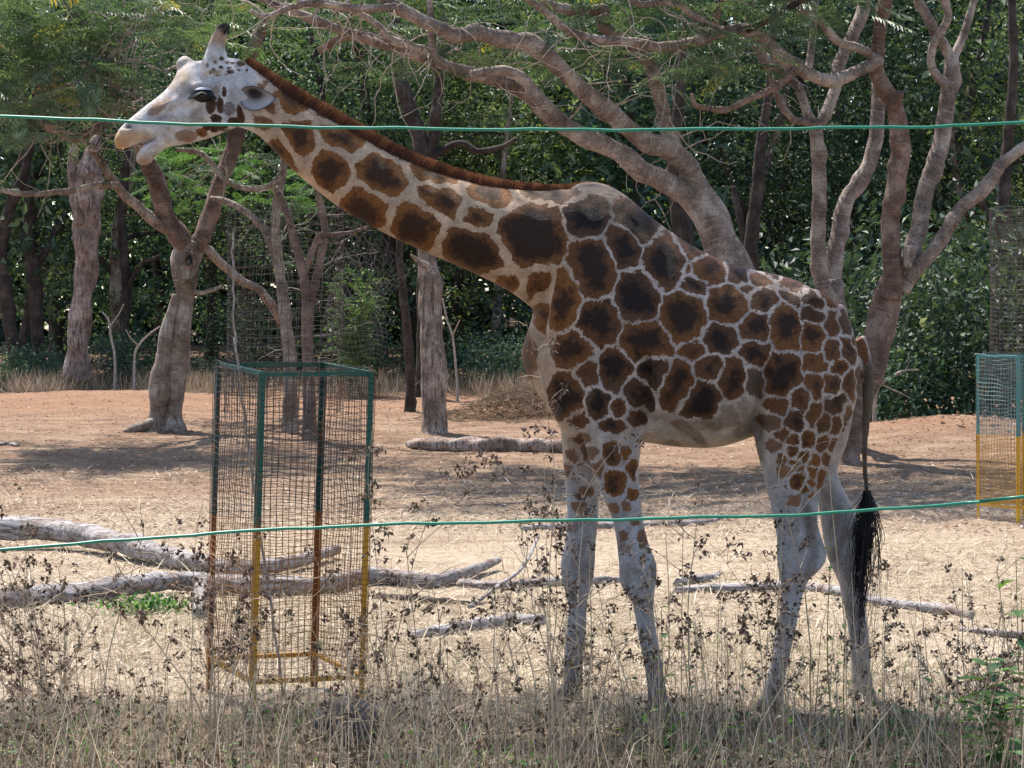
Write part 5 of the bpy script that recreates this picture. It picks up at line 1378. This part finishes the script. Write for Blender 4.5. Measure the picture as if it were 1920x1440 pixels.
log('fallen_branch', 'broken stick under the belly with an upright splinter', [(1270, 1100, 8), (1290, 1094, 9), (1320, 1092, 8), (1352, 1078, 4)], .25, 2)
log('fallen_branch', 'thin pale stick at the right edge in the straw', [(1800, 1184, 5), (1870, 1192, 6), (1960, 1196, 6)], .2, 2)
log('fallen_branch', 'dark twisted root below the lower trunk, right of the guard', [(700, 1122, 5), (760, 1128, 7), (810, 1132, 7), (860, 1134, 5), (905, 1138, 3)], .3, 4, mat='bark_dark')
log('fallen_branch', 'thin bare branch slanting up between guard and front legs', [(880, 1142, 4), (930, 1120, 4), (980, 1100, 3.5), (1010, 1060, 3)], .1, 1, 8, lift=[0, .06, .14, .24])
log('stump', 'small pale stump behind the left post of the near guard', [(372, 1162, 12), (374, 1150, 12), (376, 1138, 11)], .2, 1, lift=[0, .08, .14])
log('fallen_branch', 'reddish stick lying on the soil at the left edge', [(-10, 836, 3), (15, 834, 3), (34, 838, 3)], .2, 1)

# dark stone in the weeds
b = hit(648, 1395)
V, Q, T = blob((0, 0, 0), 1.0, n=22)
g = np.random.default_rng(4)
dd_ = unit(V); rr = np.ones(len(V))
for k in range(10):
    v = unit(g.normal(size=3)); rr += .028 * np.sin(dd_ @ v * g.uniform(2, 8) + g.uniform(0, 6))
V = dd_ * rr[:, None] * np.array((.175, .15, .145)) + b + np.array((0, 0, .09))
o = MB().add(V, Q, T).build('stone', M['stone'], loc=b); tag(o, 'dark rounded stone in the weeds below the near guard', 'stone')

# ------------------------------------------------------------------ straw, litter and grasses (uncountable)
def ground_pts(g, n, x0, x1, y0, y1):
    """even over the picture: more points near the camera"""
    u = g.random(n); y = 1 / (1 / y0 + (1 / y1 - 1 / y0) * u)
    px = g.uniform(x0, x1, n); x = (px - 960) / F * y
    return x, y
def blades(g, x, y, L, w, tilt, bend=.3, z=0.0):
    n = len(x)
    b = np.stack([x, y, ground(x, y) + z], 1)
    a = g.uniform(0, 6.283, n); h = np.stack([np.cos(a), np.sin(a), np.zeros(n)], 1)
    s = np.stack([-np.sin(a), np.cos(a), np.zeros(n)], 1)
    el = np.clip(g.normal(tilt[0], tilt[1], n), .02, 1.57)
    up = np.array((0, 0, 1.))
    L = L[:, None]
    m = b + (h * np.cos(el)[:, None] + up * np.sin(el)[:, None]) * L * .55
    e2 = np.clip(el - np.abs(g.normal(bend, bend * .6, n)), -.6, 1.57)
    t = m + (h * np.cos(e2)[:, None] + up * np.sin(e2)[:, None]) * L * .45
    W = s * np.broadcast_to(np.asarray(w, float), (n,))[:, None]
    V = np.stack([b - W, b + W, m + W * .8, m - W * .8, t + W * .15, t - W * .15], 1).reshape(-1, 3)
    i = np.arange(n)[:, None] * 6
    Q = np.concatenate([i + np.array([[0, 1, 2, 3]]), i + np.array([[3, 2, 4, 5]])])
    return V, Q
def blade_obj(name, label, cat, V, Q, rnd, mat):
    o = link(name, make_mesh(name, V, Q, None, {'rnd': rnd}, True), mat, kind='stuff'); tag(o, label, cat); return o

g = np.random.default_rng(501)
x, y = ground_pts(g, 90000, -80, 2000, 10.3, 29)
keep = (np.sin(x * .9 + y * .55) + np.sin(x * .37 - y * .8 + 2) + g.normal(0, .8, len(x)) > -.9)
x, y = x[keep], y[keep]
V, Q = blades(g, x, y, g.gamma(3, .035, len(x)) + .03, .0014 + y * .00014, (.10, .18), .1, .006)
blade_obj('straw', 'flattened straw lying over the sunny clearing', 'straw', V, Q, np.repeat(g.random(len(x)), 6), M['straw'])
x, y = ground_pts(g, 16000, -80, 2000, 11.5, 24)
cl = np.sin(x * 1.7 + 3 * np.sin(y * .7)) * np.sin(y * 1.3 + 2 * np.sin(x * .6)) + g.normal(0, .3, len(x))
x, y = x[cl > .25], y[cl > .25]
V, Q = blades(g, x, y, g.uniform(.06, .22, len(x)), .0016, (1.0, .35), .5)
blade_obj('dry_tufts', 'short dry grass tufts standing in the clearing', 'dry grass', V, Q, np.repeat(g.random(len(x)), 6), M['straw'])
x, y = ground_pts(g, 9000, -80, 2000, 10.5, 30)
cl = np.sin(x * 1.1 + 5 + 2 * np.sin(y * .5)) * np.sin(y * .8 + 1 + 2 * np.sin(x * .9)) + g.normal(0, .25, len(x))
x, y = x[cl > .5], y[cl > .5]
V, Q = blades(g, x, y, g.uniform(.05, .16, len(x)), .0022, (1.0, .35), .5)
blade_obj('green_shoots', 'sparse young green grass sprouting through the straw', 'grass', V, Q, np.repeat(g.random(len(x)), 6), M['greengrass'])
# leaf litter further back
n = 15000
x, y = ground_pts(g, n, -80, 2000, 22, 46)
b = np.stack([x, y, ground(x, y) + .01], 1)
a = g.uniform(0, 6.28, n)
V, Q, r = leaves(b, np.stack([np.cos(a), np.sin(a), g.normal(.1, .15, n)], 1), g.uniform(.03, .075, n), .5, .08, None, g, 2.2)
o = link('leaf_litter', make_mesh('leaf_litter', V, Q, None, {'rnd': r}, False), M['litter'], kind='stuff'); tag(o, 'fallen dry leaves scattered under the trees', 'leaf litter')
# front growth: grey-brown stems, fine grass and ground cover
x, y = ground_pts(g, 10000, -120, 2040, 8.6, 11.9)
px_ = x / y * F + 960; kp = ~((px_ > 580) & (px_ < 715) & (y < 11.05) & (g.random(len(x)) < .85)); x, y = x[kp], y[kp]
V, Q = blades(g, x, y, (g.gamma(4, .055, len(x)) + .05) * (.65 + .5 * (np.sin(x * 4.1 + 1.7 * np.sin(y * 2)) * np.sin(y * 3.3 + x) > -.1)), g.uniform(.0008, .0018, len(x)), (.95, .45), .55)
blade_obj('dry_grass', 'dense dry grass filling the front of the picture', 'dry grass', V, Q, np.repeat(np.clip(g.normal(.36, .30, len(x)), 0, 1), 6), M['drygrass'])
x, y = ground_pts(g, 1150, -120, 2040, 8.2, 11.6)
V, Q = blades(g, x, y, g.uniform(.45, .95, len(x)), g.uniform(.0012, .0024, len(x)), (1.30, .22), .30)
blade_obj('tall_straws', 'thin pale straws standing tall in the front growth', 'dry grass', V, Q, np.repeat(g.uniform(.3, 1, len(x)), 6), M['drygrass'])
n = 6500
x, y = ground_pts(g, n, -120, 2040, 9.0, 11.7)
b = np.stack([x, y, ground(x, y) + np.abs(g.normal(0, .07, n))], 1)
V, Q, r = leaves(b, g.normal(size=(n, 3)), g.uniform(.02, .055, n), .55, .2, None, g, .5)
o = link('dry_ground_cover', make_mesh('dry_ground_cover', V, Q, None, {'rnd': r}, False), M['leaf_dry'], kind='stuff'); tag(o, 'withered brown leaves low in the front growth', 'ground cover')
n = 8500
x, y = ground_pts(g, n, -120, 2040, 9.0, 11.7)
k = (np.sin(x * 3.1 + 2) * np.sin(y * 2.7 + x) + .45 * sstep(.3, 2.2, x) + g.normal(0, .3, n)) > .35
x, y = x[k], y[k]; n = len(x)
b = np.stack([x, y, ground(x, y) + np.abs(g.normal(.02, .09, n))], 1)
V, Q, r = leaves(b, g.normal(size=(n, 3)), g.uniform(.018, .045, n), .6, .1, None, g, .9)
o = link('green_ground_cover', make_mesh('green_ground_cover', V, Q, None, {'rnd': r}, False), M['leaf_plant'], kind='stuff'); tag(o, 'small green leaves low in the front growth', 'ground cover')
# green tuft by the lower log
bt = hit(275, 1150); n = 420
b = bt + g.normal(size=(n, 3)) * np.array((.16, .10, .03)) + np.array((0, 0, .05))
V, Q, r = leaves(b, g.normal(size=(n, 3)) + np.array((0, 0, .5)), g.uniform(.03, .06, n), .6, .1, None, g, .9)
o = link('leafy_herb', make_mesh('leafy_herb', V - bt, Q, None, {'rnd': r}, False), M['leaf_plant'], None, bt); o['kind'] = 'stuff'; tag(o, 'small leafy green herb growing against the lower log', 'herb')

# ------------------------------------------------------------------ tall dry weeds with withered heads
def weed_proto(seed, h, nb, heads):
    g = np.random.default_rng(seed)
    st = MB(); hd = MB()
    p = [np.zeros(3)]; d = np.array((g.normal(0, .1), g.normal(0, .1), 1.))
    for i in range(10):
        d = unit(d + g.normal(0, .09, 3)); p.append(p[-1] + d * h / 10)
    p = np.array(p); st.add(*_t(p, np.linspace(.0050, .0016, 11), 5))
    tips = [p[-1]]
    for k in range(nb):
        i = g.integers(4, 10); s = p[i] + (p[min(i + 1, 10)] - p[i]) * g.random()
        d = unit(np.array((g.normal(), g.normal(), g.uniform(.5, 1.3)))); L = g.uniform(.10, .30) * h
        pp = [s]
        for j in range(6):
            d = unit(d + g.normal(0, .2, 3) + np.array((0, 0, .03 - .12 * (j > 3)))); pp.append(pp[-1] + d * L / 6)
        st.add(*_t(np.array(pp), np.linspace(.0028, .0011, 7), 4))
        tips += [pp[-1], pp[4], pp[3]] if k % 2 else [pp[-1], pp[5]]
    for t in tips:
        if g.random() > heads: continue
        n = g.integers(4, 9)
        b = t + g.normal(0, .009, (n, 3))
        V, Q, r = leaves(b, g.normal(size=(n, 3)) + np.array((0, 0, -.5)), g.uniform(.015, .038, n), .55, .28, np.clip(g.normal(.40, .24, n), 0, 1), g, .2)
        hd.add(V, Q, b=r)
    return st.mesh('stem'), hd.mesh('withered_heads', smooth=False)
protos = [weed_proto(700 + i, (1.15, .95, .75, 1.3, .6, 1.05)[i], (6, 8, 6, 6, 5, 8)[i], (.6, .75, .7, .35, .65, .75)[i]) for i in range(6)]
zones = [
 (-60, 370, 42, 'dry weed with withered brown heads, left of the near guard', 'dry weeds left of the guard'),
 (370, 720, 22, 'dry weed with withered brown heads in front of the near guard', 'dry weeds in front of the guard'),
 (720, 1050, 30, 'dry weed with withered heads between the guard and the front legs', 'dry weeds between guard and giraffe'),
 (1050, 1420, 20, 'dry weed with withered heads standing before the giraffe front legs', 'dry weeds before the front legs'),
 (1420, 1680, 14, 'dry weed with withered heads standing before the hind legs', 'dry weeds before the hind legs'),
 (1680, 1990, 14, 'dry weed with withered heads at the right, beyond the tail', 'dry weeds right of the tail')]
g = np.random.default_rng(808)
for x0, x1, n, lab, grp in zones:
    cc_ = np.stack([g.uniform(x0, x1, max(3, n // 5)), g.uniform(9.0, 11.4, max(3, n // 5))], 1)
    for k in range(n):
        c_ = cc_[g.integers(len(cc_))]; y = float(np.clip(c_[1] + g.normal(0, .25), 8.8, 11.7)); px = c_[0] + g.normal(0, 26); x = (px - 960) / F * y
        i = g.integers(6)
        t = thing('dry_weed', lab, 'weed', (x, y, float(ground(x, y)) - .02), grp)
        s = g.uniform(.5, 1.05); t['label'] = ('tall ' if s > .72 else 'short ') + lab; t.scale = (s, s, s); t.rotation_euler = (g.normal(0, .16), g.normal(0, .16), g.uniform(0, 6.28))
        sm_ = link('stem', protos[i][0], M['stem'], t); link('withered_heads', protos[i][1], M['leaf_dry'], sm_, kind='stuff')

# taller single weeds that stand out
def tall_weed(label, path, d, heads, mat='stem', r=.0032):
    p = resample(np.array([P(x, y, d) for x, y in path]), .03)
    z = float(ground(p[0, 0], d)); b = np.array((p[0, 0], d, z)); p = np.vstack([[b], p])
    t = thing('tall_weed', label, 'weed', b)
    st = MB().add(*_t(p, np.linspace(r, .0010, len(p)), 5)); hd = MB(); g = np.random.default_rng(int(path[0][0]) + 9)
    for k in range(heads):
        i = int(len(p) * g.uniform(.45, .99)); s = p[i]
        dv = unit(np.array((g.normal(), g.normal() * .5, g.uniform(-.3, .9)))); e = s + dv * g.uniform(.02, .10)
        st.add(*_t(np.array([s, s * .5 + e * .5 + np.array((0, 0, .01)), e]), [.0016, .0012, .0008], 4))
        n = g.integers(5, 12)
        V, Q, rn = leaves(e + g.normal(0, .010, (n, 3)), g.normal(size=(n, 3)) + np.array((0, 0, -.6)), g.uniform(.014, .036, n), .5, .32, np.clip(g.normal(.42, .24, n), 0, 1), g, .2)
        hd.add(V, Q, b=rn)
    st.build('stem', M[mat], t)
    if heads: hd.build('withered_heads', M['leaf_dry'], t, False, kind='stuff')
    return t
tall_weed('tall dry weed arching left at the left edge', [(110, 1440), (60, 1200), (45, 1000), (20, 930), (2, 900)], 9.2, 9)
tall_weed('tall dark weed just left of the guard post', [(352, 1440), (360, 1200), (364, 1060), (372, 980), (382, 935)], 9.3, 16)
tall_weed('weed leaning on the right post of the near guard', [(735, 1440), (715, 1150), (700, 1000), (690, 900), (698, 800)], 10.6, 24)
tall_weed('long weed arching from the straw up to the neck base', [(700, 1440), (760, 1120), (800, 980), (850, 900), (895, 865)], 9.6, 12)
tall_weed('arching weed with dangling heads before the far front leg', [(1060, 1440), (1010, 1060), (990, 960), (950, 890), (900, 870), (882, 890)], 9.4, 22)
tall_weed('straight pale weed between guard and front legs', [(1030, 1440), (1028, 1200), (1024, 1000), (1020, 860)], 9.8, 7)
tall_weed('weed with pale heads hanging before the giraffe chest', [(1040, 1440), (1030, 1100), (1040, 900), (1020, 740), (1000, 650), (985, 600)], 9.0, 22)
tall_weed('dark weed rising before the front knees', [(1050, 1440), (1062, 1150), (1070, 1000), (1110, 900), (1150, 845), (1180, 815)], 9.2, 22)
tall_weed('dark weed before the near front knee', [(1240, 1440), (1232, 1180), (1215, 1090), (1190, 1050), (1180, 1010)], 9.5, 12)
tall_weed('leaning weed between the front and hind legs', [(1440, 1440), (1420, 1150), (1385, 1090), (1350, 1040), (1328, 1015)], 9.4, 14)
tall_weed('dark clumped weed at the near hind shin', [(1470, 1440), (1468, 1250), (1462, 1150), (1466, 1060)], 9.6, 18)
tall_weed('weed with dark heads below the belly, left one', [(1400, 1440), (1392, 1250), (1388, 1150), (1380, 1110)], 9.7, 16)
tall_weed('weed with dark heads below the belly, right one', [(1430, 1440), (1436, 1250), (1440, 1160), (1432, 1100)], 9.9, 16)
tall_weed('tall pale stalk rising before the hind legs', [(1588, 1460), (1585, 1200), (1570, 1050), (1560, 950), (1555, 880)], 9.0, 0, 'stem', .0042)
tall_weed('weed beside the hanging tail tuft', [(1660, 1440), (1658, 1250), (1662, 1120), (1668, 1060)], 9.8, 14)
tall_weed('leafless brown weed right of the tail', [(1790, 1440), (1775, 1290), (1755, 1200), (1738, 1170)], 9.9, 7)
tall_weed('dry weed before the far guard', [(1800, 1440), (1795, 1260), (1797, 1180)], 9.8, 8)
tall_weed('pale bent twig before the near hind hoof', [(1530, 1460), (1510, 1380), (1475, 1290), (1455, 1220), (1452, 1190)], 9.0, 0, 'twig', .0040)
tall_weed('pale arching grass stalk below the front legs', [(1260, 1430), (1220, 1380), (1160, 1330), (1110, 1290), (1062, 1266)], 9.3, 0, 'straw', .0040)

# ------------------------------------------------------------------ green plants
def plant(label, b, stems, nleaf, size, seed, mat='leaf_plant', cat='plant'):
    g = np.random.default_rng(seed); t = thing('green_plant', label, cat, b)
    for top in stems:
        p = resample(np.array([b, b * .5 + top * .5 + g.normal(0, .02, 3), top]), .03)
        MB().add(*_t(p, np.linspace(.0040, .0016, len(p)), 5)).build('stem', M['greenstem'], t)
        for k in range(nleaf):
            i = int(len(p) * (1 - .75 * (k / nleaf) ** 1.2)) - 1
            a = k * 2.4 + g.uniform(-.4, .4)
            d = unit(np.array((math.cos(a), math.sin(a) * .8, g.uniform(-.25, .45))))
            s = unit(np.cross(d, (0, 0, 1.))); nn = np.cross(s, d)
            L = g.uniform(*size) * (1 - .25 * (k == 0)); V = []; m = 7
            for j in range(m):
                u = j / (m - 1); w = L * .27 * math.sin(math.pi * u ** .8) ** .8
                c = p[i] + d * (L * .12 + L * u) - nn * L * .22 * u * u
                V += [c - s * w + nn * w * .35, c, c + s * w + nn * w * .35]
            Q = []
            for j in range(m - 1):
                Q += [[j * 3, j * 3 + 1, j * 3 + 4, j * 3 + 3], [j * 3 + 1, j * 3 + 2, j * 3 + 5, j * 3 + 4]]
            MB().add(V, Q, b=float(np.clip(g.normal(.6, .22), 0, 1))).build('leaf', M[mat], t)
    return t
def at_ground(px, d):
    x = (px - 960) / F * d; return np.array((x, d, float(ground(x, d))))
plant('bright green seedling before the near front shin', at_ground(1240, 10.2), [P(1240, 1138, 10.2)], 9, (.05, .075), 1, 'leaf_bright')
plant('small green seedling right of the front legs', at_ground(1292, 10.4), [P(1290, 1178, 10.4)], 5, (.04, .05), 2, 'leaf_bright')
plant('little green sprig at the near front hoof', at_ground(1232, 10.6), [P(1232, 1272, 10.6)], 6, (.03, .045), 3)
plant('leafy green plant at the right bottom edge', at_ground(1870, 9.8), [P(1850, 1240, 9.8), P(1890, 1230, 9.7), P(1915, 1270, 9.9), P(1830, 1300, 9.6), P(1880, 1310, 9.5)], 18, (.085, .13), 4)
plant('broad-leaved green plant cut by the right edge', at_ground(1930, 9.0), [P(1905, 1045, 9.0), P(1915, 1120, 9.0)], 7, (.07, .10), 5)
plant('bright leafy sprig at the bottom, left of the stone', at_ground(420, 10.0), [P(425, 1400, 10.0), P(455, 1412, 10.0)], 7, (.05, .08), 6, 'leaf_bright')
plant('green leafy plant at the left bottom corner', at_ground(2, 9.8), [P(5, 1390, 9.8), P(-8, 1360, 9.8)], 7, (.05, .08), 7)
plant('thin green sprig before the far hind leg', at_ground(1568, 10.4), [P(1560, 990, 10.4)], 8, (.035, .05), 8)
plant('sparse green sprig left of the tail hairs', at_ground(1590, 10.0), [P(1588, 1105, 10.0)], 8, (.03, .045), 9)
plant('low green plant at the bottom right of the stone', at_ground(905, 10.3), [P(905, 1385, 10.3), P(880, 1395, 10.3)], 6, (.04, .06), 10)
plant('greyish green weed at the bottom, below the hind legs', at_ground(1690, 9.9), [P(1690, 1330, 9.9), P(1660, 1350, 9.9), P(1715, 1360, 9.9)], 8, (.04, .06), 11)
plant('green sprout at the right, below the tail', at_ground(1770, 10.0), [P(1745, 1260, 10.0), P(1780, 1290, 10.0)], 7, (.05, .07), 12)
# long green grass blade by the stone
p = resample(np.array([at_ground(525, 10.3), P(540, 1395, 10.2), P(565, 1350, 10.2), P(592, 1318, 10.1)]), .03)
V, Q, T, A = tube(p, np.linspace(.009, .002, len(p)), 6); V[:, 1] = p[:, 1].mean() + (V[:, 1] - p[:, 1].mean()) * .3
o = MB().add(V, Q, T, A, .8).build('grass_blade', M['greengrass'], loc=p[0]); tag(o, 'long green grass blade leaning over the stone', 'grass blade')
